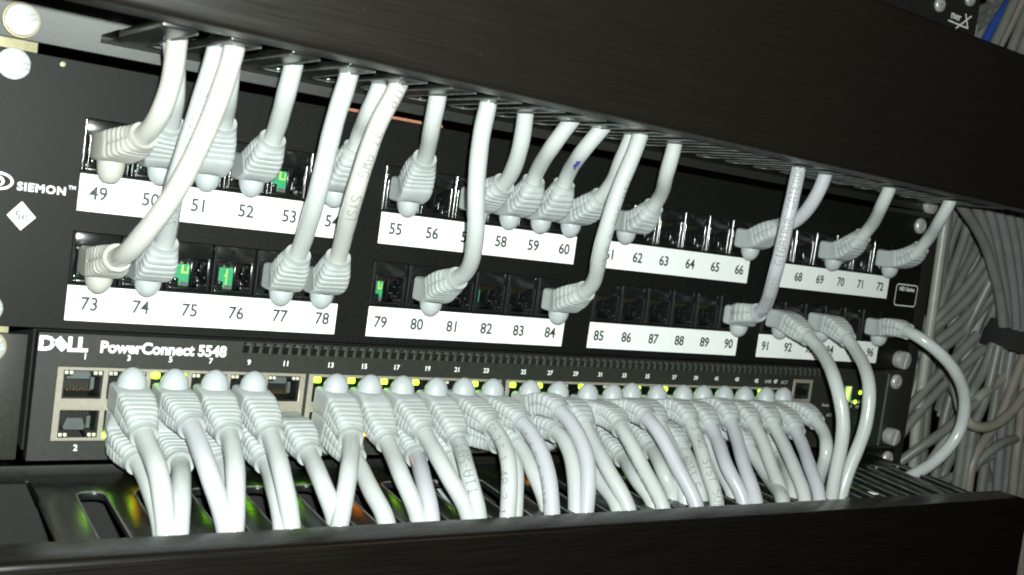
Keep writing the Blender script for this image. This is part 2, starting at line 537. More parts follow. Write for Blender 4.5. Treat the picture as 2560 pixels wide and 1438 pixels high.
# ---------------------------------------------------------------- patch panel
STRIP = [31.6, 140.8, 250.2, 358.8]
pp = empty('patch_bay', (241, 0, 44.5), 'black patch panel with two rows of sockets numbered 49 to 96 on white strips', 'patch panel')
ROWZ = (103.5, 66.5)
ports = [(r, g, i, STRIP[g] + 7.8 + 15.7 * i, ROWZ[r]) for r in (0, 1) for g in range(4) for i in range(6)]
holes = [(round(x - 7.85, 2), round(x + 7.85, 2), z - 6.4, z + 10.6) for r, g, i, x, z in ports]
# a run of six sockets shares one long opening
holes = [(STRIP[g] - 0.05, STRIP[g] + 94.25, z - 6.4, z + 10.6) for z in ROWZ for g in range(4)]
mb = MB(); mb.plate(0, 482.6, 44.6, 131.8, 0, 2.2, holes)
mb.build('face_plate', 'panel', pp, bevel=0.25, seg=1)
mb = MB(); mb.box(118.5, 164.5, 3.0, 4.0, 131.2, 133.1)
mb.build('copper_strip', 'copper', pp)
# socket prototypes
def jack_mesh():
    m = MB()
    # bezel around the opening
    m.box(-7.3, 7.3, 0.5, 3, 5.5, 10.5)              # upper part
    m.box(-7.3, -6.3, 0.7, 12, -6.3, 5.5); m.box(6.3, 7.3, 0.7, 12, -6.3, 5.5)
    m.box(-6.3, 6.3, 0.7, 12, -6.3, -5.2)
    m.box(-6.3, -3.2, 1.4, 3.5, -5.2, -3.7); m.box(3.2, 6.3, 1.4, 3.5, -5.2, -3.7)    # latch notch shoulders
    m.box(-4.6, -3.2, 1.6, 3.5, -3.7, -2.2); m.box(3.2, 4.6, 1.6, 3.5, -3.7, -2.2)
    m.box(-6.3, 6.3, 12, 12.8, -6.3, 5.5)
    m.box(-6.3, 6.3, 1.2, 12, 4.9, 5.5)
    m.box(1.5, 2.1, 4.5, 11.5, -3.5, 3.5)
    m.box(2.1, 5.6, 7.0, 8.0, -2.8, -1.8); m.box(4.3, 5.4, 5.2, 9.0, 0.0, 1.0)
    # raised divider rib on the left and right edges
    return m
def divider():
    m = MB()
    for x, y, r, z1 in ((-7.55, -0.35, 0.5, 10.4), (6.9, 0.5, 0.35, 5.4), (-5.7, 0.6, 0.3, 5.0)):
        m.tube([Vector((x, y, -6.2)), Vector((x, y, z1))], r, 14)
        m.box(x - r, x + r, y, 2.6, -6.2, z1)
    m.tube([Vector((2.6, 2.2, -3.6)), Vector((2.6, 2.2, -1.2))], 0.35, 10)
    m.tube([Vector((4.3, 1.6, -5.0)), Vector((4.3, 1.6, -3.8))], 0.35, 10)
    return m
jm = jack_mesh()
jack0 = None
JM = bpy.data.meshes
def child_copy(src, name, parent, off):
    o = bpy.data.objects.new(name, src.data)
    COL.objects.link(o); o.parent = parent
    o.location = off
    return o
board_spec = {53: 1.0, 75: 1.0, 76: 1.0, 79: 0.75, 82: 0.45, 83: 0.3, 56: 0.35, 81: 0.3, 74: 0.6, 73: 0.5, 50: .5, 51: .5}
board0 = wire0 = None
for r, g, i, x, z in ports:
    num = (49 if r == 0 else 73) + 6 * g + i
    if jack0 is None:
        o = jack0 = jm.build('jack', 'jack', pp, bevel=0.22, seg=2)
        o.location = Vector((x, 0, z)) * S - pp.location
        w = MB()
        for k in range(8):
            w.add([], []); w.tube([Vector((-3.9 + k * 1.1, 2.6, 4.6)), Vector((-3.9 + k * 1.1, 4.5, 3.5)), Vector((-3.9 + k * 1.1, 9.5, 1.0))], 0.13, 6)
        wire0 = w.build('contact_wires', 'wire', o)
        wire0.location = (0, 0, 0)
        div0 = divider().build('divider', 'jack_gloss', o, smooth=60)
        div0.location = (0, 0, 0)
    else:
        o = child_copy(jack0, 'jack', pp, Vector((x, 0, z)) * S - pp.location)
        child_copy(wire0, 'contact_wires', o, (0, 0, 0))
        child_copy(div0, 'divider', o, (0, 0, 0))
    if num in board_spec:
        q = board_spec[num]
        w = MB(); w.box(-6.2, -6.2 + 7.0 * q, 3.6, 4.2, -4.9, 2.6)
        bo = w.build('circuit_board', 'pcb', o); bo.location = (0, 0, 0)
        w = MB(); xe = -6.2 + 7.0 * q
        if num % 2:
            w.box(xe - 2.9 * q, xe - 2.2 * q, 3.45, 3.55, 0, 2.4); w.box(xe - 2.9 * q, xe - .5, 3.45, 3.55, -.6, 0.0); w.box(xe - .9, xe - .5, 3.45, 3.55, 0, 2.0)
        else:
            w.box(xe - 2.6, xe - 2.1, 3.45, 3.55, -4.6, 2.2); w.box(xe - 3.4, xe - 2.6, 3.45, 3.55, -.4, 0)
        t = w.build('trace', 'trace', bo); t.location = (0, 0, 0)
        w = MB(); w.box(xe - 3.0 * q, xe - 0.2, 3.2, 3.5, -5.0, -3.6)
        t = w.build('solder_pad', 'tongue', bo); t.location = (0, 0, 0)
# numbered strips
def numx(n):
    g, i = (n - 49) % 24 // 6, (n - 49) % 24 % 6
    a = EXTRA['numbers']
    if str(n) in a: return a[str(n)][0]
    base = {0: 37.9, 1: 147.2, 2: 255.6, 3: 364.3}[g]
    return base + 16.65 * i
CABLES = [
 {'n': 49, 'row': 'panel', 'up': -1, 'pts': [[39.4, -0.8, 105.8], [39.4, -9.0, 105.8], [43.2, -24.5, 109.8], [44.7, -36.9, 116.9], [45.8, -42.0, 127.1], [44.8, -47.0, 139.1], [44.2, -49.0, 143.5], [45.7, -49.0, 153.5], [46.2, -47.0, 171.5]], 'mat': 'warm', 'text': None},
 {'n': 50, 'row': 'panel', 'up': -1, 'pts': [[55.1, -0.8, 105.8], [55.1, -9.0, 105.8], [52.9, -14.5, 108.9], [51.5, -25.6, 116.8], [48.2, -38.0, 125.9], [46.2, -40.0, 136.2], [43.9, -41.0, 146.3], [45.4, -41.0, 156.3], [45.9, -39.0, 174.3]], 'mat': 'grey', 'text': None},
 {'n': 51, 'row': 'panel', 'up': -1, 'pts': [[70.8, -0.8, 105.8], [70.8, -9.0, 105.8], [70.1, -15.7, 112.9], [68.6, -24.6, 120.9], [64.4, -38.0, 128.8], [63.1, -41.0, 138.3], [62.6, -42.0, 145.5], [64.1, -42.0, 155.5], [64.6, -40.0, 173.5]], 'mat': 'grey', 'text': None},
 {'n': 52, 'row': 'panel', 'up': -1, 'pts': [[86.5, -0.8, 105.8], [86.5, -9.0, 105.8], [86.1, -18.4, 110.9], [85.2, -27.4, 119.0], [82.0, -41.0, 130.0], [81.5, -46.0, 140.5], [81.1, -47.0, 145.9], [82.6, -47.0, 155.9], [83.1, -45.0, 173.9]], 'mat': 'grey', 'text': None},
 {'n': 54, 'row': 'panel', 'up': -1, 'pts': [[117.9, -0.8, 105.8], [117.9, -9.0, 105.8], [117.4, -19.0, 113.4], [116.1, -25.8, 122.5], [112.5, -39.0, 130.1], [113.7, -43.0, 139.6], [113.9, -44.0, 144.9], [115.4, -44.0, 154.9], [115.9, -42.0, 172.9]], 'mat': 'grey', 'text': None},
 {'n': 55, 'row': 'panel', 'up': -1, 'pts': [[148.6, -0.8, 105.8], [148.6, -9.0, 105.8], [147.0, -14.5, 111.4], [143.8, -24.6, 119.5], [136.3, -40.0, 130.0], [134.8, -44.0, 139.4], [134.1, -45.0, 144.7], [135.6, -45.0, 154.7], [136.1, -43.0, 172.7]], 'mat': 'grey', 'text': None},
 {'n': 57, 'row': 'panel', 'up': -1, 'pts': [[180.0, -0.8, 105.8], [180.0, -9.0, 105.8], [178.5, -15.1, 107.8], [177.9, -28.1, 114.7], [173.2, -41.0, 126.5], [170.9, -45.0, 138.5], [169.9, -46.0, 144.8], [171.4, -46.0, 154.8], [171.9, -44.0, 172.8]], 'mat': 'grey', 'text': None},
 {'n': 58, 'row': 'panel', 'up': -1, 'pts': [[195.7, -0.8, 105.8], [195.7, -9.0, 105.8], [194.9, -18.6, 110.1], [192.6, -25.7, 119.6], [187.4, -42.0, 130.1], [190.5, -46.0, 138.8], [193.3, -47.0, 144.5], [194.8, -47.0, 154.5], [195.3, -45.0, 172.5]], 'mat': 'grey', 'text': None},
 {'n': 59, 'row': 'panel', 'up': -1, 'pts': [[211.4, -0.8, 105.8], [211.4, -9.0, 105.8], [210.3, -17.3, 109.4], [207.8, -25.6, 120.9], [201.9, -42.0, 130.5], [205.3, -46.0, 138.5], [208.7, -47.0, 144.8], [210.2, -47.0, 154.8], [210.7, -45.0, 172.8]], 'mat': 'grey', 'text': None},
 {'n': 60, 'row': 'panel', 'up': -1, 'pts': [[227.1, -0.8, 105.8], [227.1, -9.0, 105.8], [226.5, -19.8, 109.9], [225.9, -31.1, 119.5], [221.6, -41.0, 129.8], [221.6, -45.0, 138.5], [222.0, -46.0, 144.8], [223.5, -46.0, 154.8], [224.0, -44.0, 172.8]], 'mat': 'grey', 'text': None},
 {'n': 61, 'row': 'panel', 'up': -1, 'pts': [[258.0, -0.8, 105.8], [258.0, -9.0, 105.8], [256.4, -16.4, 106.3], [254.8, -28.3, 117.2], [244.0, -43.0, 127.4], [242.3, -47.0, 138.5], [241.2, -48.0, 144.7], [242.7, -48.0, 154.7], [243.2, -46.0, 172.7]], 'mat': 'grey', 'text': None},
 {'n': 66, 'row': 'panel', 'up': -1, 'pts': [[336.5, -0.8, 105.8], [336.5, -9.0, 105.8], [335.2, -18.4, 110.3], [334.9, -34.4, 117.7], [332.9, -44.0, 127.8], [332.6, -48.0, 138.8], [331.8, -49.0, 145.9], [333.3, -49.0, 155.9], [333.8, -47.0, 173.9]], 'mat': 'violet', 'text': None},
 {'n': 69, 'row': 'panel', 'up': -1, 'pts': [[398.0, -0.8, 105.8], [398.0, -9.0, 105.8], [396.3, -18.0, 109.6], [394.0, -29.3, 120.5], [383.2, -42.0, 131.0], [381.6, -46.0, 139.7], [380.4, -47.0, 146.2], [381.9, -47.0, 156.2], [382.4, -45.0, 174.2]], 'mat': 'grey', 'text': None},
 {'n': 72, 'row': 'panel', 'up': -1, 'pts': [[445.1, -0.8, 105.8], [445.1, -9.0, 105.8], [444.0, -19.6, 109.0], [441.6, -29.5, 119.3], [432.4, -41.0, 129.7], [431.7, -45.0, 138.6], [431.5, -46.0, 146.1], [433.0, -46.0, 156.1], [433.5, -44.0, 174.1]], 'mat': 'grey', 'text': None},
 {'n': 73, 'row': 'panel', 'up': -1, 'pts': [[39.4, -0.8, 68.2], [39.4, -9.0, 68.2], [39.5, -23.2, 71.2], [40.4, -39.9, 76.5], [47.1, -55.0, 95.7], [52.8, -62.0, 118.1], [56.9, -62.0, 137.8], [57.1, -62.0, 143.0], [58.6, -62.0, 153.0], [59.1, -60.0, 171.0]], 'mat': 'warm', 'text': None},
 {'n': 74, 'row': 'panel', 'up': -1, 'pts': [[55.1, -0.8, 68.2], [55.1, -9.0, 68.2], [54.7, -17.3, 71.0], [53.9, -25.9, 80.2], [50.0, -44.0, 97.3], [52.3, -49.0, 116.9], [55.0, -52.0, 136.2], [55.8, -52.0, 142.2], [57.3, -52.0, 152.2], [57.8, -50.0, 170.2]], 'mat': 'grey', 'text': ('SYSTEMS   CATEGORY', 1, 40, 10)},
 {'n': 77, 'row': 'panel', 'up': -1, 'pts': [[102.2, -0.8, 68.2], [102.2, -9.0, 68.2], [101.0, -14.5, 70.5], [99.2, -26.6, 81.1], [94.6, -46.0, 100.6], [94.8, -52.0, 123.9], [96.7, -54.0, 138.1], [97.1, -54.0, 143.2], [98.6, -54.0, 153.2], [99.1, -52.0, 171.2]], 'mat': 'grey', 'text': None},
 {'n': 78, 'row': 'panel', 'up': -1, 'pts': [[117.9, -0.8, 68.2], [117.9, -9.0, 68.2], [116.9, -15.6, 71.2], [114.2, -25.6, 81.0], [107.4, -46.0, 100.9], [109.8, -52.0, 125.0], [114.2, -54.0, 138.1], [115.1, -54.0, 142.8], [116.6, -54.0, 152.8], [117.1, -52.0, 170.8]], 'mat': 'warm', 'text': ('4-PR  UTP   23 AWG  SYST', -1, 50, 20)},
 {'n': 80, 'row': 'panel', 'up': -1, 'pts': [[164.3, -0.8, 68.2], [164.3, -9.0, 68.2], [163.2, -16.5, 71.7], [162.7, -32.1, 78.5], [156.2, -46.0, 91.2], [149.8, -52.0, 112.1], [148.1, -54.0, 128.5], [149.2, -54.0, 139.0], [149.0, -54.0, 144.4], [150.5, -54.0, 154.4], [151.0, -52.0, 172.4]], 'mat': 'grey', 'text': None},
 {'n': 84, 'row': 'panel', 'up': -1, 'pts': [[227.1, -0.8, 68.2], [227.1, -9.0, 68.2], [225.1, -14.5, 69.7], [224.1, -29.9, 77.6], [213.6, -46.0, 95.4], [213.7, -51.0, 115.9], [217.7, -53.0, 133.4], [220.1, -53.0, 144.4], [221.6, -53.0, 154.4], [222.1, -51.0, 172.4]], 'mat': 'grey', 'text': ('TIA 568 C 6 23 4', -1, 42, 70)},
 {'n': 90, 'row': 'panel', 'up': -1, 'pts': [[336.5, -0.8, 68.2], [336.5, -9.0, 68.2], [330.4, -14.0, 70.0], [329.0, -25.6, 72.7], [311.7, -47.0, 94.5], [309.3, -51.0, 114.9], [310.1, -52.0, 136.8], [310.4, -52.0, 145.5], [311.9, -52.0, 155.5], [312.4, -50.0, 173.5]], 'mat': 'violet', 'text': ('46-5500  ---  GIGATRUE CATEGORY', 1, 29, 0)},
 {'n': 91, 'row': 'panel', 'up': -1, 'pts': [[366.6, -0.8, 68.2], [366.6, -9.0, 68.2], [365.3, -15.7, 66.4], [363.6, -33.5, 59.0], [351.1, -57.0, 45.7], [351.5, -64.0, 28.8], [355.0, -61.5, -5.0], [357.0, -63.5, -43.0]], 'mat': 'grey', 'text': None},
 {'n': 93, 'row': 'panel', 'up': -1, 'pts': [[398.0, -0.8, 68.2], [398.0, -9.0, 68.2], [396.3, -14.9, 68.0], [393.3, -31.3, 59.4], [380.0, -53.0, 45.5], [377.2, -57.0, 27.1], [366.5, -57.9, -5.0], [368.5, -59.9, -43.0]], 'mat': 'grey', 'text': None},
 {'n': 96, 'row': 'panel', 'up': -1, 'pts': [[445.1, -0.8, 68.2], [445.1, -9.0, 68.2], [442.6, -16.7, 70.1], [441.8, -33.8, 67.2], [455.8, -45.0, 55.1], [473.0, -45.0, 37.3], [476.9, -42.0, 18.1], [465.7, -38.0, 1.8], [445.5, -34.0, -9.9], [429.7, -34.0, -22.7]], 'mat': 'grey', 'text': None},
 {'n': 3, 'row': 'top', 'up': 1, 'pts': [[52.6, -4.6, 23.9], [52.6, -13.0, 23.6], [52.5, -22.0, 21.6], [52.2, -33.7, 16.6], [52.0, -54.0, 10.2], [53.5, -62.1, -5.0], [54.0, -64.4, -19.0], [54.3, -64.4, -45.0]], 'mat': 'grey', 'text': None},
 {'n': 5, 'row': 'top', 'up': 1, 'pts': [[66.6, -4.6, 23.9], [66.6, -13.0, 23.6], [66.6, -22.1, 22.4], [66.7, -34.8, 19.5], [66.9, -54.0, 11.1], [71.9, -61.6, -5.0], [73.5, -63.7, -19.0], [74.3, -63.7, -45.0]], 'mat': 'violet', 'text': None},
 {'n': 7, 'row': 'top', 'up': 1, 'pts': [[80.6, -4.6, 23.9], [80.6, -13.0, 23.6], [80.3, -19.0, 21.7], [79.9, -31.6, 17.3], [75.7, -53.0, 10.6], [73.8, -63.1, -5.0], [73.1, -65.8, -19.0], [72.8, -65.8, -45.0]], 'mat': 'grey', 'text': None},
 {'n': 9, 'row': 'top', 'up': 1, 'pts': [[94.6, -4.6, 23.9], [94.6, -13.0, 23.6], [94.6, -21.8, 21.1], [94.1, -33.6, 16.3], [91.0, -54.0, 9.1], [92.5, -62.5, -5.0], [93.0, -65.0, -19.0], [93.3, -65.0, -45.0]], 'mat': 'grey', 'text': None},
 {'n': 13, 'row': 'top', 'up': 1, 'pts': [[126.4, -4.6, 23.9], [126.4, -13.0, 23.6], [126.2, -20.7, 21.0], [125.1, -30.1, 15.9], [114.2, -54.0, 8.5], [109.8, -61.3, -5.0], [108.1, -63.6, -19.0], [107.3, -63.6, -45.0]], 'mat': 'grey', 'text': None},
 {'n': 15, 'row': 'top', 'up': 1, 'pts': [[140.4, -4.6, 23.9], [140.4, -13.0, 23.6], [140.2, -20.9, 18.8], [139.5, -32.9, 12.9], [135.8, -53.0, 6.2], [139.9, -59.4, -5.0], [141.6, -61.8, -19.0], [142.5, -61.8, -45.0]], 'mat': 'grey', 'text': None},
 {'n': 17, 'row': 'top', 'up': 1, 'pts': [[154.4, -4.6, 23.9], [154.4, -13.0, 23.6], [154.5, -22.3, 20.7], [154.0, -34.7, 16.2], [152.6, -53.0, 8.6], [159.6, -60.7, -5.0], [162.1, -62.9, -19.0], [163.3, -62.9, -45.0]], 'mat': 'grey', 'text': None},
 {'n': 19, 'row': 'top', 'up': 1, 'pts': [[168.4, -6.6, 23.9], [168.4, -15.0, 23.6], [168.4, -24.1, 20.4], [167.7, -34.8, 14.6], [161.1, -55.0, 7.5], [162.8, -62.1, -5.0], [163.5, -64.5, -19.0], [163.8, -64.5, -45.0]], 'mat': 'grey', 'text': ('TIA-568-C.2', -1, 30, 0)},
 {'n': 21, 'row': 'top', 'up': 1, 'pts': [[182.4, -4.6, 23.9], [182.4, -13.0, 23.6], [182.8, -24.0, 22.1], [183.1, -37.8, 18.3], [179.2, -53.0, 10.9], [176.2, -60.9, -5.0], [175.2, -63.1, -19.0], [174.7, -63.1, -45.0]], 'mat': 'grey', 'text': ('TED 2 C 1 48 2 1', 1, 28, 45)},
 {'n': 23, 'row': 'top', 'up': 1, 'pts': [[196.4, -4.6, 23.9], [196.4, -13.0, 23.6], [196.9, -24.1, 23.0], [197.4, -38.5, 19.3], [196.4, -53.0, 9.8], [195.0, -62.3, -5.0], [194.5, -65.0, -19.0], [194.3, -65.0, -45.0]], 'mat': 'violet', 'text': ('CAT 6 2 4 PAIR', 1, 30, 75)},
 {'n': 25, 'row': 'top', 'up': 1, 'pts': [[215.3, -4.6, 23.9], [215.3, -13.0, 23.6], [215.4, -23.6, 27.2], [216.1, -38.8, 23.3], [215.0, -54.0, 12.0], [212.3, -61.0, -5.0], [211.4, -62.9, -19.0], [211.0, -62.9, -45.0]], 'mat': 'violet', 'text': None},
 {'n': 27, 'row': 'top', 'up': 1, 'pts': [[229.3, -5.6, 23.9], [229.3, -14.0, 23.6], [229.5, -24.8, 24.2], [228.8, -36.9, 17.1], [226.2, -54.0, 7.8], [230.0, -65.1, -5.0], [231.4, -68.3, -19.0], [232.0, -68.3, -45.0]], 'mat': 'grey', 'text': None},
 {'n': 29, 'row': 'top', 'up': 1, 'pts': [[243.3, -8.6, 23.9], [243.3, -17.0, 23.6], [247.2, -26.0, 22.9], [244.3, -42.1, 17.5], [245.1, -54.0, 7.4], [247.1, -66.0, -5.0], [247.8, -69.5, -19.0], [248.1, -69.5, -45.0]], 'mat': 'grey', 'text': ('CAT 6 2 4 PR 23 AWG', 1, 28, 80)},
 {'n': 31, 'row': 'top', 'up': 1, 'pts': [[257.3, -8.6, 23.9], [257.3, -17.0, 23.6], [259.9, -26.2, 25.7], [258.7, -42.8, 21.5], [261.8, -55.0, 8.9], [265.8, -65.6, -5.0], [267.2, -68.5, -19.0], [267.9, -68.5, -45.0]], 'mat': 'violet', 'text': None},
 {'n': 33, 'row': 'top', 'up': 1, 'pts': [[271.3, -4.6, 23.9], [271.3, -13.0, 23.6], [271.8, -23.5, 24.2], [270.6, -35.6, 17.4], [267.3, -48.0, 9.4], [268.0, -56.1, -5.0], [268.3, -58.6, -19.0], [268.5, -58.6, -45.0]], 'mat': 'grey', 'text': None},
 {'n': 35, 'row': 'top', 'up': 1, 'pts': [[285.3, -6.6, 23.9], [285.3, -15.0, 23.6], [287.6, -25.5, 25.7], [286.1, -38.5, 18.1], [281.0, -53.0, 7.1], [279.6, -63.2, -5.0], [279.0, -66.4, -19.0], [278.8, -66.4, -45.0]], 'mat': 'grey', 'text': ('23 AWG  SYST 500', 1, 30, -20)},
 {'n': 37, 'row': 'top', 'up': 1, 'pts': [[302.1, -5.6, 23.9], [302.1, -14.0, 23.6], [302.6, -24.5, 23.7], [301.4, -35.8, 16.4], [294.6, -52.0, 6.5], [297.4, -61.1, -5.0], [298.5, -64.2, -19.0], [299.1, -64.2, -45.0]], 'mat': 'violet', 'text': None},
 {'n': 39, 'row': 'top', 'up': 1, 'pts': [[316.1, -4.6, 23.9], [316.1, -13.0, 23.6], [316.4, -23.0, 26.3], [314.9, -32.9, 19.3], [304.4, -53.0, 6.5], [301.1, -65.0, -5.0], [299.9, -68.6, -19.0], [299.3, -68.6, -45.0]], 'mat': 'violet', 'text': None},
 {'n': 41, 'row': 'top', 'up': 1, 'pts': [[330.1, -4.6, 23.9], [330.1, -13.0, 23.6], [330.4, -22.7, 24.5], [329.5, -35.0, 17.9], [324.1, -51.0, 5.5], [319.2, -64.0, -5.0], [317.6, -67.8, -19.0], [316.7, -67.8, -45.0]], 'mat': 'grey', 'text': None},
 {'n': 43, 'row': 'top', 'up': 1, 'pts': [[344.1, -4.6, 23.9], [344.1, -13.0, 23.6], [344.6, -23.4, 24.7], [343.4, -34.9, 16.9], [336.4, -53.0, 5.8], [331.5, -65.7, -5.0], [329.7, -69.3, -19.0], [328.9, -69.3, -45.0]], 'mat': 'grey', 'text': None},
 {'n': 45, 'row': 'top', 'up': 1, 'pts': [[358.1, -5.6, 23.9], [358.1, -14.0, 23.6], [360.0, -25.5, 21.4], [357.7, -36.4, 14.3], [348.6, -52.0, 5.2], [343.5, -63.7, -5.0], [341.6, -67.2, -19.0], [340.6, -67.2, -45.0]], 'mat': 'violet', 'text': None},
 {'n': 47, 'row': 'top', 'up': 1, 'pts': [[372.1, -4.6, 23.9], [372.1, -13.0, 23.6], [372.2, -24.3, 25.1], [370.8, -38.0, 19.5], [363.5, -48.0, 11.4], [368.7, -41.9, -5.0], [370.4, -40.2, -19.0], [371.3, -40.2, -45.0]], 'mat': 'grey', 'text': None},
 {'n': 4, 'row': 'bottom', 'up': -1, 'pts': [[52.6, -4.6, 14.6], [52.6, -13.0, 14.3], [50.9, -14.5, 12.4], [51.8, -30.5, 8.7], [52.3, -50.0, 2.8], [53.2, -60.2, -5.0], [53.6, -64.2, -19.0], [53.8, -64.2, -45.0]], 'mat': 'grey', 'text': None},
 {'n': 6, 'row': 'bottom', 'up': -1, 'pts': [[66.6, -4.6, 14.6], [66.6, -13.0, 14.3], [66.1, -16.9, 10.8], [65.5, -28.6, 7.9], [59.7, -52.0, 4.4], [57.0, -62.7, -5.0], [55.9, -66.4, -19.0], [55.3, -66.4, -45.0]], 'mat': 'grey', 'text': None},
 {'n': 8, 'row': 'bottom', 'up': -1, 'pts': [[80.6, -4.6, 14.6], [80.6, -13.0, 14.3], [79.6, -14.5, 12.2], [79.1, -28.5, 7.6], [75.4, -50.0, 2.0], [73.3, -60.7, -5.0], [72.3, -64.9, -19.0], [71.8, -64.9, -45.0]], 'mat': 'grey', 'text': None},
 {'n': 10, 'row': 'bottom', 'up': -1, 'pts': [[94.6, -4.6, 14.6], [94.6, -13.0, 14.3], [94.3, -19.6, 12.0], [94.0, -33.1, 7.2], [90.8, -52.0, 2.0], [90.6, -59.8, -5.0], [90.5, -63.5, -19.0], [90.4, -63.5, -45.0]], 'mat': 'grey', 'text': None},
 {'n': 12, 'row': 'bottom', 'up': -1, 'pts': [[108.6, -6.6, 14.6], [108.6, -15.0, 14.3], [108.2, -21.0, 15.2], [108.0, -34.5, 10.8], [105.7, -54.0, 5.4], [109.6, -58.0, -5.0], [111.5, -59.7, -19.0], [112.5, -59.7, -45.0]], 'mat': 'grey', 'text': None},
 {'n': 14, 'row': 'bottom', 'up': -1, 'pts': [[126.4, -4.6, 14.6], [126.4, -13.0, 14.3], [126.1, -19.9, 12.6], [126.4, -36.1, 7.3], [124.9, -52.0, 2.0], [126.5, -61.6, -5.0], [127.2, -65.6, -19.0], [127.6, -65.6, -45.0]], 'mat': 'grey', 'text': None},
 {'n': 18, 'row': 'bottom', 'up': -1, 'pts': [[154.4, -4.6, 14.6], [154.4, -13.0, 14.3], [153.8, -19.1, 12.9], [152.9, -29.2, 9.4], [145.3, -52.0, 3.5], [143.8, -61.8, -5.0], [143.0, -65.5, -19.0], [142.7, -65.5, -45.0]], 'mat': 'violet', 'text': None},
 {'n': 20, 'row': 'bottom', 'up': -1, 'pts': [[168.4, -4.6, 14.6], [168.4, -13.0, 14.3], [168.1, -18.6, 13.6], [167.7, -31.8, 7.6], [164.4, -48.0, 0.9], [163.2, -57.6, -5.0], [162.6, -61.8, -19.0], [162.3, -61.8, -45.0]], 'mat': 'grey', 'text': None},
 {'n': 22, 'row': 'bottom', 'up': -1, 'pts': [[182.4, -4.6, 14.6], [182.4, -13.0, 14.3], [186.7, -24.5, 13.8], [187.0, -35.9, 13.1], [188.0, -44.0, 8.2], [184.3, -53.5, -5.0], [183.0, -56.4, -19.0], [182.4, -56.4, -45.0]], 'mat': 'grey', 'text': None},
 {'n': 24, 'row': 'bottom', 'up': -1, 'pts': [[196.4, -4.6, 14.6], [196.4, -13.0, 14.3], [197.0, -24.5, 14.9], [196.7, -36.8, 10.9], [195.5, -49.0, 4.0], [196.8, -56.8, -5.0], [197.4, -60.0, -19.0], [197.7, -60.0, -45.0]], 'mat': 'grey', 'text': None},
 {'n': 26, 'row': 'bottom', 'up': -1, 'pts': [[215.3, -4.6, 14.6], [215.3, -13.0, 14.3], [215.1, -19.3, 16.9], [214.7, -34.7, 17.4], [212.4, -48.0, 10.4], [209.8, -57.6, -5.0], [209.0, -60.3, -19.0], [208.5, -60.3, -45.0]], 'mat': 'grey', 'text': None},
 {'n': 28, 'row': 'bottom', 'up': -1, 'pts': [[229.3, -4.6, 14.6], [229.3, -13.0, 14.3], [229.4, -20.6, 12.9], [229.6, -34.6, 8.1], [228.2, -48.0, 1.2], [227.8, -61.2, -5.0], [227.6, -65.7, -19.0], [227.5, -65.7, -45.0]], 'mat': 'grey', 'text': None},
 {'n': 32, 'row': 'bottom', 'up': -1, 'pts': [[257.3, -4.6, 14.6], [257.3, -13.0, 14.3], [255.5, -15.6, 11.5], [254.1, -29.4, 6.3], [246.6, -49.0, 1.7], [248.8, -57.9, -5.0], [249.9, -61.8, -19.0], [250.5, -61.8, -45.0]], 'mat': 'grey', 'text': None},
 {'n': 34, 'row': 'bottom', 'up': -1, 'pts': [[271.3, -4.6, 14.6], [271.3, -13.0, 14.3], [270.6, -17.5, 14.6], [269.4, -29.2, 10.4], [262.1, -48.0, 3.5], [265.7, -51.4, -5.0], [267.8, -53.1, -19.0], [268.9, -53.1, -45.0]], 'mat': 'grey', 'text': None},
 {'n': 36, 'row': 'bottom', 'up': -1, 'pts': [[285.3, -4.6, 14.6], [285.3, -13.0, 14.3], [285.8, -21.7, 15.6], [285.2, -34.8, 9.0], [280.5, -48.0, 1.3], [280.0, -53.2, -5.0], [279.7, -56.4, -19.0], [279.6, -56.4, -45.0]], 'mat': 'grey', 'text': ('EC 6033 5', 1, 30, 15)},
 {'n': 38, 'row': 'bottom', 'up': -1, 'pts': [[302.1, -4.6, 14.6], [302.1, -13.0, 14.3], [303.2, -23.3, 14.1], [302.9, -35.4, 7.1], [300.5, -46.0, 0.1], [299.7, -52.8, -5.0], [299.0, -56.8, -19.0], [298.7, -56.8, -45.0]], 'mat': 'grey', 'text': None},
 {'n': 42, 'row': 'bottom', 'up': -1, 'pts': [[330.1, -4.6, 14.6], [330.1, -13.0, 14.3], [330.7, -21.8, 14.6], [329.4, -34.9, 6.5], [325.2, -50.0, -0.3], [312.6, -70.0, -5.0], [309.4, -74.1, -19.0], [307.8, -74.1, -45.0]], 'mat': 'grey', 'text': None},
 {'n': 46, 'row': 'bottom', 'up': -1, 'pts': [[358.1, -4.6, 14.6], [358.1, -13.0, 14.3], [357.1, -17.3, 11.3], [354.7, -28.6, 4.4], [341.7, -46.0, -0.1], [335.4, -55.4, -5.0], [332.3, -59.2, -19.0], [330.7, -59.2, -45.0]], 'mat': 'grey', 'text': None},
]
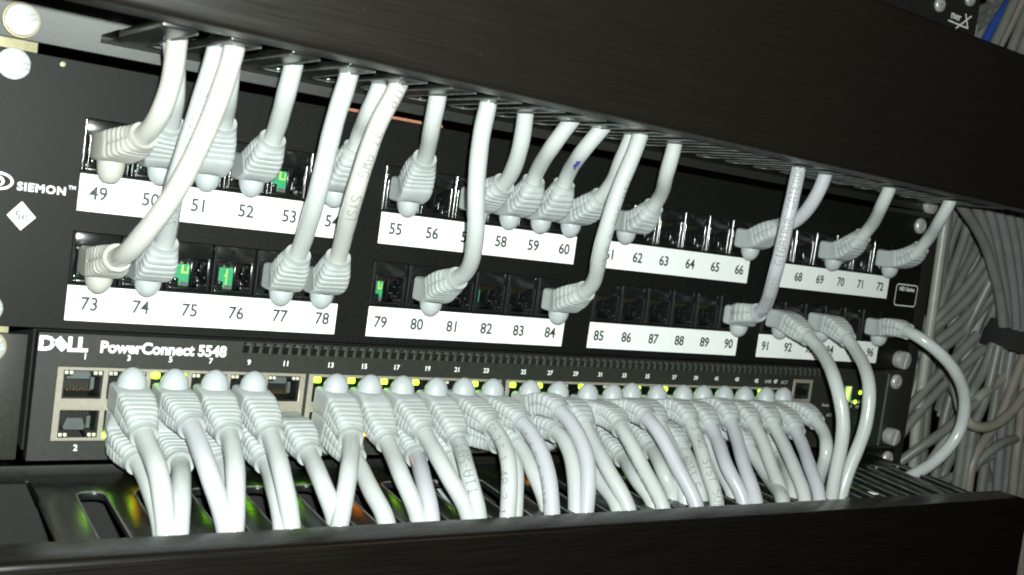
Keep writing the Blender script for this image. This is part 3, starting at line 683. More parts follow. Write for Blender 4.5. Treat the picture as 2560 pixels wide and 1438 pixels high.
BUNDLE = [
 {'cl': 'post', 'mat': 'bundle', 'r': 2.9, 'pts': [[560.6, 26.0, 209.1], [546.2, 26.0, 150.9], [539.3, 26.0, 123.0], [537.8, 26.0, 104.4], [539.9, 26.0, 87.8], [542.7, 26.0, 65.3], [554.0, 26.0, -23.9]]},
 {'cl': 'post', 'mat': 'bundle', 'r': 2.9, 'pts': [[584.9, 30.0, 208.4], [562.7, 30.0, 152.7], [552.1, 30.0, 126.2], [548.1, 30.0, 105.6], [548.1, 30.0, 82.8], [548.0, 30.0, -7.2]]},
 {'cl': 'post', 'mat': 'bundle', 'r': 2.9, 'pts': [[559.0, 20.0, 211.5], [551.8, 20.0, 152.0], [548.8, 20.0, 126.8], [542.8, 20.0, 106.3], [537.0, 20.0, 88.5], [531.7, 20.0, 65.8], [511.3, 20.0, -21.9]]},
 {'cl': 'post', 'mat': 'bundle', 'r': 2.9, 'pts': [[602.2, 34.0, 204.4], [583.9, 34.0, 147.3], [576.1, 34.0, 123.1], [569.0, 34.0, 101.7], [562.2, 34.0, 85.7], [527.0, 34.0, 2.8]]},
 {'cl': 'post', 'mat': 'bundle', 'r': 2.9, 'pts': [[616.3, 28.0, 189.4], [586.1, 28.0, 137.6], [573.2, 28.0, 115.7], [565.3, 28.0, 102.2], [557.5, 28.0, 83.7], [522.8, 28.0, 0.7]]},
 {'cl': 'post', 'mat': 'bundle_light', 'r': 2.9, 'pts': [[625.6, 38.0, 194.7], [598.5, 38.0, 130.2], [590.4, 38.0, 110.9], [586.6, 38.0, 97.4], [582.3, 38.0, 81.2], [566.6, 38.0, 23.3]]},
 {'cl': 'post', 'mat': 'bundle_light', 'r': 2.9, 'pts': [[614.4, 40.0, 174.3], [586.1, 40.0, 110.3], [580.6, 40.0, 97.9], [574.4, 40.0, 87.0], [567.0, 40.0, 76.0], [533.3, 40.0, 26.3]]},
 {'cl': 'diagonal', 'mat': 'bundle', 'r': 2.9, 'pts': [[566.7, -3.1, 150.8], [554.0, 2.0, 124.1], [544.1, 6.0, 103.2], [535.8, 10.0, 88.6], [527.0, 14.0, 75.9], [521.7, 20.0, 65.3], [509.8, 33.6, 41.3]]},
 {'cl': 'diagonal', 'mat': 'bundle', 'r': 2.9, 'pts': [[571.0, -2.3, 148.2], [559.3, 2.0, 120.9], [548.4, 6.0, 95.7], [538.9, 10.0, 81.9], [528.3, 14.0, 71.1], [521.1, 20.0, 60.3], [505.8, 32.6, 37.8]]},
 {'cl': 'diagonal', 'mat': 'bundle', 'r': 2.9, 'pts': [[579.8, -3.7, 130.1], [563.9, 2.0, 105.3], [552.8, 6.0, 87.9], [541.6, 10.0, 72.5], [531.9, 14.0, 62.4], [523.0, 20.0, 53.0], [504.3, 32.6, 33.3]]},
 {'cl': 'diagonal', 'mat': 'bundle', 'r': 2.9, 'pts': [[582.8, -5.0, 125.1], [567.7, 2.0, 100.1], [559.0, 6.0, 85.8], [549.6, 10.0, 69.4], [535.6, 14.0, 56.6], [528.7, 20.0, 47.0], [513.1, 33.6, 25.3]]},
 {'cl': 'fan', 'mat': 'bundle_light', 'r': 2.9, 'pts': [[574.3, 0.9, 121.6], [568.0, 4.0, 102.9], [559.9, 8.0, 78.8], [561.6, 12.0, 63.7], [562.8, 18.0, 40.9], [564.4, 25.7, 12.0]]},
 {'cl': 'fan', 'mat': 'bundle', 'r': 2.9, 'pts': [[570.1, -0.5, 113.8], [570.5, 4.0, 94.3], [570.9, 8.0, 76.9], [572.0, 12.0, 62.1], [571.0, 18.0, 42.5], [569.6, 26.8, 13.8]]},
 {'cl': 'fan', 'mat': 'bundle', 'r': 2.9, 'pts': [[555.5, -0.4, 109.8], [552.2, 4.0, 90.6], [549.2, 8.0, 73.2], [551.0, 12.0, 60.7], [555.8, 18.0, 43.3], [563.3, 27.5, 15.9]]},
 {'cl': 'fan', 'mat': 'bundle', 'r': 2.9, 'pts': [[583.4, -0.8, 108.1], [581.1, 4.0, 88.8], [579.1, 8.0, 72.8], [578.0, 12.0, 56.7], [576.0, 18.0, 38.7], [573.0, 27.4, 10.4]]},
 {'cl': 'upright', 'mat': 'bundle', 'r': 2.9, 'pts': [[453.1, -12.0, 163.0], [483.3, -12.0, 145.4], [508.3, -12.0, 130.9], [522.3, -12.0, 120.0], [533.6, -12.0, 106.7], [544.5, -12.0, 92.6], [552.8, -12.0, 76.0]]},
 {'cl': 'upright', 'mat': 'bundle', 'r': 2.9, 'pts': [[470.7, -12.0, 168.9], [498.1, -12.0, 147.3], [515.0, -12.0, 133.9], [524.9, -12.0, 122.2], [536.7, -12.0, 104.8], [547.3, -12.0, 88.9], [554.5, -12.0, 76.1]]},
 {'cl': 'upright', 'mat': 'bundle', 'r': 2.9, 'pts': [[493.3, -12.0, 174.9], [514.4, -12.0, 147.0], [528.4, -12.0, 128.6], [539.8, -12.0, 111.0], [548.9, -12.0, 96.0], [557.9, -12.0, 76.3]]},
 {'cl': 'upright', 'mat': 'bundle_violet', 'r': 2.9, 'pts': [[502.2, -12.0, 175.7], [523.8, -12.0, 148.1], [539.2, -12.0, 128.5], [549.7, -12.0, 111.9], [558.2, -12.0, 96.7], [567.3, -12.0, 75.3]]},
 {'cl': 'upright', 'mat': 'bundle', 'r': 2.9, 'pts': [[513.1, -12.0, 176.2], [534.1, -12.0, 148.2], [548.2, -12.0, 129.4], [558.0, -12.0, 112.6], [565.9, -12.0, 94.1], [573.6, -12.0, 74.6]]},
 {'cl': 'upright', 'mat': 'bundle', 'r': 2.9, 'pts': [[525.7, -12.0, 177.8], [544.6, -12.0, 148.3], [556.1, -12.0, 130.3], [564.8, -12.0, 113.2], [572.8, -12.0, 94.5], [579.3, -12.0, 74.9]]},
 {'cl': 'upright', 'mat': 'bundle', 'r': 2.9, 'pts': [[497.0, -2.0, 173.3], [521.6, -2.0, 148.4], [537.4, -2.0, 132.4], [551.1, -2.0, 114.5], [563.6, -2.0, 95.9], [573.2, -2.0, 75.4]]},
 {'cl': 'upright', 'mat': 'bundle', 'r': 2.9, 'pts': [[513.4, -2.0, 176.4], [535.1, -2.0, 148.8], [550.6, -2.0, 129.0], [562.6, -2.0, 110.6], [572.4, -2.0, 94.1], [580.6, -2.0, 74.6]]},
 {'cl': 'upright', 'mat': 'bundle', 'r': 2.9, 'pts': [[523.1, -2.0, 177.5], [544.8, -2.0, 150.0], [561.4, -2.0, 128.9], [573.6, -2.0, 109.1], [582.3, -2.0, 92.3], [588.9, -2.0, 73.7]]},
 {'cl': 'below', 'mat': 'bundle', 'r': 2.9, 'pts': [[562.3, -2.0, 63.7], [557.1, -2.0, 46.6], [548.6, -2.0, 33.6], [547.1, -2.0, 21.2], [547.9, -2.0, 3.9], [550.6, -2.0, -56.1]]},
 {'cl': 'below', 'mat': 'bundle', 'r': 2.9, 'pts': [[561.5, -6.0, 63.1], [558.6, -6.0, 36.8], [555.0, -6.0, 24.4], [550.2, -6.0, 14.8], [550.1, -6.0, -2.6], [550.0, -6.0, -62.6]]},
 {'cl': 'below', 'mat': 'bundle', 'r': 2.9, 'pts': [[577.2, 0.0, 61.5], [578.3, 0.0, 38.7], [578.4, 0.0, 15.9], [578.4, 0.0, -11.0], [579.9, 0.0, -35.5], [583.4, 0.0, -95.4]]},
 {'cl': 'below', 'mat': 'bundle_violet', 'r': 2.9, 'pts': [[579.9, -4.0, 59.8], [580.0, -4.0, 40.4], [583.5, -4.0, 15.3], [586.8, -4.0, -6.2], [591.7, -4.0, -34.7], [601.9, -4.0, -93.8]]},
 {'cl': 'below', 'mat': 'bundle_pink', 'r': 2.9, 'pts': [[587.8, -8.0, 58.3], [579.7, -8.0, 36.7], [570.7, -8.0, 15.3], [558.0, -8.0, 2.8], [551.5, -8.0, -9.5], [552.5, -8.0, -31.9], [555.1, -8.0, -91.8]]},
 {'cl': 'below', 'mat': 'bundle', 'r': 2.9, 'pts': [[594.8, 0.0, 58.4], [596.9, 0.0, 36.6], [600.0, 0.0, 14.4], [604.3, 0.0, -7.6], [607.6, 0.0, -36.6], [614.2, 0.0, -96.2]]},
 {'cl': 'below', 'mat': 'bundle_pink', 'r': 2.9, 'pts': [[588.8, -10.0, 61.3], [590.2, -10.0, 33.5], [594.0, -10.0, 12.2], [594.7, -10.0, -4.7], [598.8, -10.0, -33.1], [607.4, -10.0, -92.5]]},
 {'cl': 'below', 'mat': 'bundle', 'r': 2.9, 'pts': [[604.8, -4.0, 55.7], [609.1, -4.0, 29.9], [614.3, -4.0, 3.8], [616.2, -4.0, -17.2], [618.1, -4.0, -35.8], [624.5, -4.0, -95.5]]},
 {'cl': 'below', 'mat': 'bundle', 'r': 2.9, 'pts': [[589.2, 4.0, 58.7], [590.3, 4.0, 35.6], [592.3, 4.0, 12.3], [593.0, 4.0, -11.1], [597.1, 4.0, -37.4], [606.5, 4.0, -96.7]]},
 {'cl': 'behind', 'mat': 'bundle', 'r': 2.9, 'pts': [[508.6, 16.0, 295.7], [526.0, 16.0, 56.4], [527.2, 16.0, 40.1], [527.0, 16.0, 24.2], [529.1, 16.0, 4.3], [532.4, 16.0, -18.3], [536.6, 16.0, -48.0]]},
 {'cl': 'behind', 'mat': 'bundle', 'r': 2.9, 'pts': [[517.5, 22.0, 294.8], [539.0, 22.0, 55.8], [541.1, 22.0, 33.2], [542.7, 22.0, 11.9], [545.2, 22.0, -12.6], [548.2, 22.0, -42.4]]},
 {'cl': 'behind', 'mat': 'bundle_light', 'r': 2.9, 'pts': [[510.2, 12.0, 247.3], [518.4, 12.0, 27.5], [519.0, 12.0, 10.3], [521.0, 12.0, -4.5], [524.0, 12.0, -21.9], [529.2, 12.0, -51.5]]},
 {'cl': 'behind', 'mat': 'bundle', 'r': 2.9, 'pts': [[548.1, 0.4, 68.6], [535.7, 4.0, 53.3], [528.9, 6.0, 44.9], [522.8, 9.0, 36.3], [512.0, 12.0, 22.0], [500.0, 15.3, 6.3]]},
 {'cl': 'behind', 'mat': 'bundle', 'r': 2.9, 'pts': [[555.7, 0.4, 59.8], [542.0, 4.0, 45.7], [534.5, 6.0, 37.9], [523.4, 9.0, 25.3], [513.0, 12.0, 10.8], [501.5, 15.3, -5.2]]},
 {'cl': 'behind', 'mat': 'bundle', 'r': 2.9, 'pts': [[560.5, 18.0, 99.5], [558.9, 18.0, 39.6], [558.5, 18.0, 24.2], [556.3, 18.0, 14.0], [556.3, 18.0, -1.4], [556.4, 18.0, -31.4]]},
 {'cl': 'behind', 'mat': 'bundle', 'r': 2.9, 'pts': [[543.8, -9.1, 28.9], [528.9, -6.0, 15.9], [519.4, -4.0, 7.7], [511.5, 0.0, 0.5], [504.7, 6.0, -9.0], [501.6, 8.7, -13.3]]},
 {'cl': 'behind', 'mat': 'bundle', 'r': 2.9, 'pts': [[584.7, 14.0, 19.7], [568.5, 14.0, -5.6], [559.9, 14.0, -19.1], [557.5, 14.0, -27.3], [551.9, 14.0, -46.5]]},
 {'cl': 'behind', 'mat': 'bundle', 'r': 2.9, 'pts': [[572.9, 14.0, 32.1], [574.1, 14.0, 2.1], [574.7, 14.0, -12.2], [581.6, 14.0, -32.0], [588.2, 14.0, -50.8]]},
 {'cl': 'behind', 'mat': 'bundle', 'r': 2.9, 'pts': [[578.4, -3.5, -5.5], [566.1, 0.0, -13.3], [559.0, 2.0, -17.7], [550.3, 6.0, -23.4], [531.8, 8.0, -29.0], [517.5, 9.5, -33.2]]},
 {'cl': 'crossing', 'mat': 'bundle_light', 'r': 2.9, 'pts': [[653.8, 12.6, 77.1], [599.9, 2.0, 53.0], [569.3, -4.0, 39.4], [544.3, -8.0, 29.9], [533.4, -4.0, 10.6], [518.9, 1.3, -15.1]]},
 {'cl': 'crossing', 'mat': 'bundle', 'r': 2.9, 'pts': [[717.0, -1.5, 21.5], [608.1, -8.0, 7.5], [574.5, -10.0, 3.2], [562.6, -6.0, -7.7], [556.0, 0.0, -25.6], [546.1, 9.0, -52.5]]},
 {'cl': 'crossing', 'mat': 'bundle', 'r': 2.9, 'pts': [[508.5, 19.6, 83.0], [529.3, 10.0, 50.2], [542.4, 4.0, 29.6], [564.0, 0.0, 5.7], [591.5, 4.0, -21.5], [634.0, 10.2, -63.5]]},
 {'cl': 'loop', 'mat': 'bundle_warm', 'r': 3.0, 'pts': [[528.8, -0.9, 40.6], [523.2, -10.0, 30.1], [519.5, -16.0, 23.1], [521.4, -20.0, 18.2], [529.9, -22.0, 16.5], [544.6, -22.0, 18.2], [563.9, -20.0, 26.1], [586.3, -16.0, 39.8], [611.6, -11.5, 55.3]]},
 {'cl': 'corner', 'mat': 'bundle', 'r': 2.9, 'pts': [[492.3, 14.0, 245.9], [510.3, 14.0, 254.6], [535.6, 14.0, 266.8], [550.1, 14.0, 275.8], [575.6, 14.0, 291.7]]},
 {'cl': 'corner', 'mat': 'bundle', 'r': 2.9, 'pts': [[492.1, 14.0, 239.8], [509.9, 14.0, 248.9], [525.9, 14.0, 257.1], [547.5, 14.0, 269.9], [573.3, 14.0, 285.3]]},
 {'cl': 'corner', 'mat': 'bundle', 'r': 2.9, 'pts': [[495.8, 14.0, 235.1], [512.9, 14.0, 245.4], [528.7, 14.0, 254.8], [550.0, 14.0, 269.1], [574.9, 14.0, 285.7]]},
 {'cl': 'corner', 'mat': 'bundle', 'r': 2.9, 'pts': [[515.6, 14.0, 216.5], [519.7, 14.0, 236.0], [522.8, 14.0, 250.8], [527.5, 14.0, 265.9], [536.4, 14.0, 294.5]]},
 {'cl': 'blue', 'mat': 'blue', 'r': 2.9, 'pts': [[510.8, 8.0, 225.9], [518.2, 8.0, 238.9], [525.9, 8.0, 252.1], [534.7, 8.0, 264.6], [549.2, 8.0, 285.0]]},
 {'cl': 'blue', 'mat': 'blue', 'r': 2.9, 'pts': [[522.2, 10.0, 227.4], [528.3, 10.0, 241.1], [534.1, 10.0, 254.0], [539.8, 10.0, 264.7], [551.5, 10.0, 286.8]]},
 {'cl': 'corner2', 'mat': 'bundle_pink', 'r': 2.9, 'pts': [[503.4, -4.0, 214.8], [512.7, -4.0, 232.5], [519.5, -4.0, 245.3], [526.4, -4.0, 259.4], [530.0, -4.0, 268.2], [541.2, -4.0, 296.0]]},
 {'cl': 'corner2', 'mat': 'bundle', 'r': 2.9, 'pts': [[518.4, -4.0, 211.4], [524.9, -4.0, 230.3], [530.4, -4.0, 246.4], [535.0, -4.0, 259.0], [545.3, -4.0, 287.1]]},
 {'cl': 'corner2', 'mat': 'bundle', 'r': 2.9, 'pts': [[529.1, -4.0, 212.1], [535.1, -4.0, 231.1], [539.3, -4.0, 244.8], [543.6, -4.0, 258.5], [552.6, -4.0, 287.2]]},
 {'cl': 'corner2', 'mat': 'bundle', 'r': 2.9, 'pts': [[500.9, -4.0, 217.2], [509.5, -4.0, 235.2], [515.5, -4.0, 247.8], [520.3, -4.0, 259.1], [532.0, -4.0, 286.7]]},
 {'cl': 'lowcorner', 'mat': 'bundle_pink', 'r': 2.9, 'pts': [[614.2, -6.0, 50.4], [614.7, -6.0, 30.4], [615.6, -6.0, -0.9], [621.1, -6.0, -35.3], [626.6, -6.0, -62.2], [633.1, -6.0, -89.6], [637.7, -6.0, -109.1]]},
]
EXTRA = {'strap': [[568.0, 4.0, 79.2], [609.1, 4.0, 71.7], [615.1, 4.0, 52.4], [566.9, 4.0, 62.3]], 'numbers': {'49': [37.8, 89.9], '51': [71.1, 90.0], '52': [87.9, 89.9], '53': [104.3, 89.9], '54': [121.1, 89.9], '55': [147.9, 90.0], '56': [164.2, 90.0], '58': [197.1, 89.7], '59': [213.6, 89.6], '60': [230.0, 89.5], '62': [271.9, 90.3], '63': [288.1, 90.1], '64': [304.6, 90.0], '65': [321.2, 90.1], '66': [337.6, 90.4], '68': [380.8, 90.5], '69': [397.6, 90.6], '70': [414.3, 90.6], '71': [431.0, 90.6], '72': [447.6, 90.3], '73': [38.7, 53.8], '74': [55.3, 53.5], '75': [72.0, 53.2], '76': [88.7, 53.0], '77': [105.2, 53.0], '78': [122.0, 52.9], '79': [146.5, 53.4], '80': [162.7, 53.3], '81': [179.3, 53.1], '82': [195.7, 52.9], '83': [212.1, 52.7], '84': [228.7, 52.4], '85': [255.9, 53.7], '86': [272.1, 53.6], '87': [288.5, 53.4], '88': [305.0, 53.4], '89': [321.6, 53.4], '90': [338.0, 53.3], '91': [364.5, 53.7], '92': [381.3, 53.8], '96': [448.2, 53.5]}, 'swnum': {}, 'tag': [[172.0, -16.9, -9.0], [181.5, -15.8, -9.0], [170.2, -50.8, -9.0], [160.7, -53.9, -9.0]], 'red': [372.9, -42.3, -6.0], 'bit': [389.6, -58.0, -7.0]}

random.seed(11)
for r, (z0, z1) in enumerate(((84.0, 96.2), (47.7, 59.4))):
    for g in range(4):
        x0 = STRIP[g] + (0, 0.3, 0, 0)[g] - (0 if r == 0 else 0.2)
        m = MB(); m.box(x0, x0 + (96.3, 95, 94, 96)[g], -0.28, -0.02, z0, z1)
        st = m.build('label_strip', 'label', pp, bevel=0.08, seg=1)
        t = MB()
        for i in range(6):
            n = (49 if r == 0 else 73) + 6 * g + i
            put_text(t, str(n), numx(n), (90.0, 53.3)[r], -0.30, 6.3, 0.12, 0.93, rot=-0.01)
        t.build('printed_numbers', 'ink', st, smooth=0)
# small marks on the panel
m = MB(); put_text(m, 'SIEMON', 20.6, 89.5, -0.06, 3.5, 0.13, 1.05, spacing=1.15); put_text(m, 'TM', 29.6, 91.0, -0.06, 1.7, 0.03)
# swirl emblem
def ring(m, x, z, rx, rz, w, y, a0=0, a1=360, n=32, taper=False):
    vs = []; fs = []
    for k in range(n + 1):
        a = math.radians(a0 + (a1 - a0) * k / n)
        ww = w * (math.sin(math.pi * k / n) * .9 + .1 if taper else 1)
        for yy in (y, y - 0.06):
            vs += [(x + (rx - ww / 2) * math.cos(a), yy, z + (rz - ww / 2) * math.sin(a)), (x + (rx + ww / 2) * math.cos(a), yy, z + (rz + ww / 2) * math.sin(a))]
    for k in range(n):
        o = 4 * k
        fs += [(o + 2, o + 3, o + 7, o + 6), (o, o + 4, o + 5, o + 1), (o, o + 2, o + 6, o + 4), (o + 1, o + 5, o + 7, o + 3)]
    m.add(vs, fs)
ring(m, 7.6, 90.6, 4.2, 2.5, 0.8, -0.04)
ring(m, 6.6, 90.4, 2.6, 1.6, 0.9, -0.04, -70, 120, taper=True)
m.prism([(15.2, 84.9), (19.7, 80.2), (15.6, 75.7), (11.2, 80.2)], -0.10, -0.02)
m.build('printed_logo', 'white', pp, smooth=0)
m = MB(); put_text(m, '5e', 15.4, 80.2, -0.12, 4.0, 0.03, 1.05); m.build('printed_text', 'ink', pp, smooth=0)
m = MB()
# rounded outline box
def round_frame(m, x0, x1, z0, z1, r, w, y):
    def out(i):
        o = []
        for cx, cz, a0 in ((x1 - r, z1 - r, 0), (x0 + r, z1 - r, 90), (x0 + r, z0 + r, 180), (x1 - r, z0 + r, 270)):
            for k in range(7):
                a = math.radians(a0 + 15 * k)
                o.append((cx + (r - i) * math.cos(a), y, cz + (r - i) * math.sin(a)))
        return o
    a, b = out(0), out(w); n = len(a)
    m.add(a + b, [(i, (i + 1) % n, n + (i + 1) % n, n + i) for i in range(n)])
round_frame(m, 462.2, 483.0 - 1.2, 80.8, 93.2, 2.0, 0.55, -0.06)
m.build('printed_frame', 'white', pp, smooth=0)
m = MB()
put_text(m, 'HD Series', 472.2, 90.4, -0.04, 3.2, 0.06, 1.02)
m.build('printed_text', 'white', pp, smooth=0)
screw(pp, 8.4, 127.0, 0, 4.9, 3.0, -0.05, 'slot')
screw(pp, 474.0, 126.6, 0, 4.4, 2.6, 0.7, 'pan')
screw(pp, 8.0, 50.6, 0, 4.6, 2.6, 0.3, 'slot')
screw(pp, 474.0, 50.7, 0, 5.0, 4.6, 1.35, 'slot')
# small rivet below the upper flange
m = MB(); m.cyl(22.5, 129.6, 0.9, -2.6, 0, 10); m.build('rivet', 'rail', pp, bevel=0.2)

# ---------------------------------------------------------------- network switch
sw = empty('network_switch', (243, -3.8, 0.3), 'dark grey 48 port network switch with bright metal sockets under the patch panel', 'network switch')
BC = [38.6, 126.4, 215.3, 302.1]
blk = [(c - 8.3, c + 78.3) for c in BC]
sh = [(a, b, 8.0, 32.9) for a, b in blk]
vents = [(91.6 + 3.74 * k, 91.6 + 3.74 * k + 2.3, 39.9, 42.3) for k in range(84)]
vents2 = [(91.6 + 3.74 * k + 0.2, 91.6 + 3.74 * k + 1.3, 42.8, 43.5) for k in range(84)]
cons = [(386.6, 399.4, 26.6, 36.6), (427.5, 433.5, 26.0, 35.2), (428, 441, 13.5, 18.6)]
m = MB(); m.plate(23.6, 462.6, 1.4, 43.9, -3.8, 1.5, sh + vents + vents2 + cons)
m.build('front_panel', 'switch', sw, bevel=0.12, seg=1)
m = MB()
for a, b, c, d in vents:
    m.box(b + 0.12, b + 0.5, -4.25, -3.75, 39.8, 42.5)
    m.prism([(b - 1.5, 42.6), (b + 0.5, 42.6), (b + 0.5, 43.0), (b - .9, 43.6)], -4.15, -3.75)
m.build('vent_lit_edges', 'lit_edge', sw, smooth=0)  # added pale strips imitate the lit right walls and top ticks of the holes
m = MB(); m.box(24.2, 462.0, 9.0, 230, 1.8, 43.6); m.build('chassis', 'dark', sw)
for x0, x1 in ((0.5, 21.0), (463.6, 482.3)):
    m = MB(); m.box(x0, x1, -1.4, 0.6, 1.2, 42.6)
    m.build('mounting_bracket', 'switch', sw, bevel=0.4)
m = MB(); m.box(463.1, 464.2, -4.2, 0, 1.6, 42.6); m.build('bracket_edge', 'tongue', sw, bevel=0.3)
LIT = {(5, 'l'), (5, 'r'), (13, 'l'), (15, 'l'), (17, 'l'), (19, 'l'), (23, 'l'), (25, 'l'), (27, 'l'), (29, 'r'), (31, 'l'), (33, 'l'), (35, 'l'), (37, 'l'), (39, 'l'), (41, 'l'), (43, 'l'), (45, 'l'), (45, 'r'),
       (4, 'l'), (6, 'l'), (10, 'l'), (12, 'l'), (14, 'l'), (20, 'l'), (24, 'l'), (24, 'r'), (36, 'l'), (41, 'l')}
AMBER = {(6, 'l'), (16, 'r'), (18, 'l'), (28, 'l')}
def shield(b, c0):
    m = MB()
    hs = []
    for i in range(6):
        cx = c0 + 14 * i
        hs += [(cx - 6.2, cx + 6.2, 22.3, 31.8), (cx - 6.2, cx + 6.2, 9.1, 18.4)]
    m.plate(b[0] + 0.05, b[1] - 0.05, 8.05, 32.85, -3.9, -3.2, hs)
    return m
port0 = led0 = None
for b, c0 in zip(blk, BC):
    so = shield(b, c0).build('port_block', 'nickel', sw, bevel=0.12, seg=1)
    for row in (0, 1):
        for i in range(6):
            cx = c0 + 14 * i
            n = 1 + 2 * (int(BC.index(c0)) * 6 + i) + row
            sgn = 1 if row == 0 else -1
            czz = 27.05 if row == 0 else 13.75
            m = MB()
            # cavity: walls, back, shoulders beside the latch notch
            m.box(-6.2, -5.6, -3.1, 8.5, -4.7, 4.7); m.box(5.6, 6.2, -3.1, 8.5, -4.7, 4.7)
            m.box(-5.6, 5.6, -3.1, 8.5, -4.7 * sgn, -4.3 * sgn) if sgn > 0 else m.box(-5.6, 5.6, -3.1, 8.5, 4.3, 4.7)
            m.box(-5.6, 5.6, 8.0, 8.5, -4.3, 4.3)
            for s in (-1, 1):
                q = [(s * 5.6, 4.7 * sgn), (s * 2.6, 4.7 * sgn), (s * 3.3, 2.9 * sgn), (s * 5.6, 2.4 * sgn)]
                m.prism(q, -2.4, 6)
            if n <= 2 or n == 11 or port0 is None:
                po = m.build('port', 'jack_dark', so, smooth=0)
                if n != 1: port_mesh = po.data
            else:
                po = m.build('port', 'jack_dark', so, smooth=0)
            po.location = (Vector((cx, 0, czz)) - Vector((243, -3.8, 0.3))) * S - Vector(so.location)
            if n in (1, 2, 11, 16):
                t = MB(); t.prism([(-3.8, 3.6 * sgn), (3.8, 3.6 * sgn), (2.4, -0.4 * sgn), (-2.4, -0.4 * sgn)] if sgn < 0 else [(-3.2, 3.9), (3.2, 3.9), (4.0, 0.6), (-4.0, 0.6)], 3.0, 3.6)
                t.box(3.4, 4.6, 1.0, 3.0, -2.5, 1.6)
                k = t.build('key_wall', 'tongue', po, smooth=0); k.location = (0, 0, 0)
                t = MB()
                for j in range(8): t.box(-3.85 + 1.04 * j, -3.55 + 1.04 * j, 1.5, 7, -2.9 * sgn - .15, -2.9 * sgn + .15)
                k = t.build('contact_wires', 'gold', po, smooth=0); k.location = (0, 0, 0)
            for side, s in (('l', -1), ('r', 1)):
                lit = (n, side) in LIT; am = (n, side) in AMBER
                m = MB()
                xa, xb = sorted((s * 3.0, s * 6.1)); za, zb = sorted((3.0 * sgn, 4.65 * sgn))
                if lit and am:
                    m2 = MB(); xa -= 1.2; xb -= 1.2; m2.box((xa + xb) / 2 + .1, xb, -4.1, -2.6, za, zb)
                    lo = m2.build('status_light', 'led_amber', po, bevel=0.2); lo.location = (0, 0, 0)
                    m.box(xa, (xa + xb) / 2 - .1, -4.1, -2.6, za, zb)
                elif lit or am:
                    if row == 0: za -= .5
                    m.box(xa + .1, xb - .1, -4.0, -2.6, za, zb)
                else:
                    xm = (xa + xb) / 2
                    m.box(xa + .25, xm - .2, -3.6, -2.6, za + .3, zb - .2); m.box(xm + .2, xb - .25, -3.6, -2.6, za + .3, zb - .2)
                lo = m.build('status_light', ('led' if row == 0 else 'led_bright') if lit else 'led_amber' if am else 'led_off', po, bevel=0.6 if (lit or am) and not (lit and am) else 0.2)
                lo.location = (0, 0, 0)
# sockets and display at the right end
m = MB(); m.plate(385.6, 400.4, 25.6, 37.6, -4.0, -3.7, [(387.4, 398.6, 27.4, 35.8)])
co = m.build('console_port', 'nickel', sw, bevel=0.1, seg=1)
m = MB(); m.box(386.7, 399.3, 6, 7, 26.7, 36.5); m.box(396.5, 398.4, -2.8, 4, 29, 32.0); k = m.build('cavity', 'jack_dark', co)
m = MB(); m.box(427.6, 433.4, -3.6, -2.5, 26.1, 35.1); dd = m.build('digit_display', 'dark', sw)
m = MB(); m.box(427.8, 433.2, -3.75, -3.6, 26.3, 34.9); m.build('light_window', 'glow', dd, smooth=0)
m = MB(); m.prism([(428.6, 27.0), (430.6, 27.0), (432.0, 34.2), (429.6, 34.2)], -3.95, -3.8)
m.build('digit', 'digit', dd, smooth=0)
m = MB(); m.box(428.2, 440.8, 2.5, 3, 13.7, 18.4); m.box(430, 434, -3, 1, 14.2, 15); m.box(436, 439, -3, 1, 16.2, 17); m.build('data_socket', 'jack', sw, bevel=0.15)
for x, z, lit in ((440.5, 31.6, 1), (434.9, 26.3, 0), (437.4, 26.3, 1), (440.6, 26.3, 0), (444.6, 26.4, 1), (444.6, 31.6, 1)):
    m = MB(); m.cyl(x, z, 1.0, -4.15, -3.7, 14); m.build('status_light', 'led' if lit else 'led_off', sw, bevel=0.2)
m = MB()
# company mark with a tilted middle letter, drawn as thick strokes
zc, hh = 40.2, 5.0
def stroke(m, pts, y0=-3.92, y1=-3.82): m.prism(pts, y0, y1)
t = -0.02
put_text(m, 'D', 26.2, zc, -3.86, 6.4, 0.32, 1.05)
put_text(m, 'E', 30.6, zc - 0.05, -3.86, 5.0, 0.42, 1.1, rot=0.76)
put_text(m, 'LL', 35.6, zc - 0.05, -3.86, 6.4, 0.32, 1.0)
m.build('printed_logo', 'white', sw, smooth=0)
m = MB()
put_text(m, 'PowerConnect 5548', 64.2, 39.75, -3.86, 5.35, 0.2, 0.95)
m.build('printed_text', 'white', sw, smooth=0)
m = MB(); put_text(m, '2', 38.4, 5.6, -3.86, 2.9, 0.05)
m.build('printed_number', 'white', sw, smooth=0)
m = MB()
for k in range(24):
    n = 2 * k + 1
    put_text(m, str(n), BC[k // 6] + 14 * (k % 6) - 0.2, 36.4 if n < 45 else 36.0, -3.86, 2.7, 0.06)
m.build('printed_numbers', 'white', sw, smooth=0)
for s, x, z, q in (('LNK', 366.5, 35.9, 2.5), ('ACT', 378.5, 35.7, 2.5), ('Reset', 413.5, 24.3, 2.4), ('ACT', 417.8, 18.9, 2.3), ('LNK', 410.0, 18.9, 2.3), ('M', 434.6, 23.6, 2.2), ('RPS', 440.3, 23.6, 2.2), ('FAN', 445.6, 23.6, 2.2), ('PWR', 447.0, 34.2, 2.0), ('HDMI', 434.5, 11.0, 2.2)):
    m = MB(); put_text(m, s, x, z, -3.86, q, 0.02)
    m.build('printed_text', 'dimprint', sw, smooth=0)
m = MB(); m.cyl(412.9, 27.2, 0.5, -3.9, -3.8, 8)
m.build('reset_hole', 'dark', sw, smooth=0)
screw(sw, 473.4, 38.0, -1.4, 4.2, 2.4, 0.4, 'pan')
screw(sw, 474.0, 7.0, -1.4, 4.8, 4.6, 1.3, 'slot')
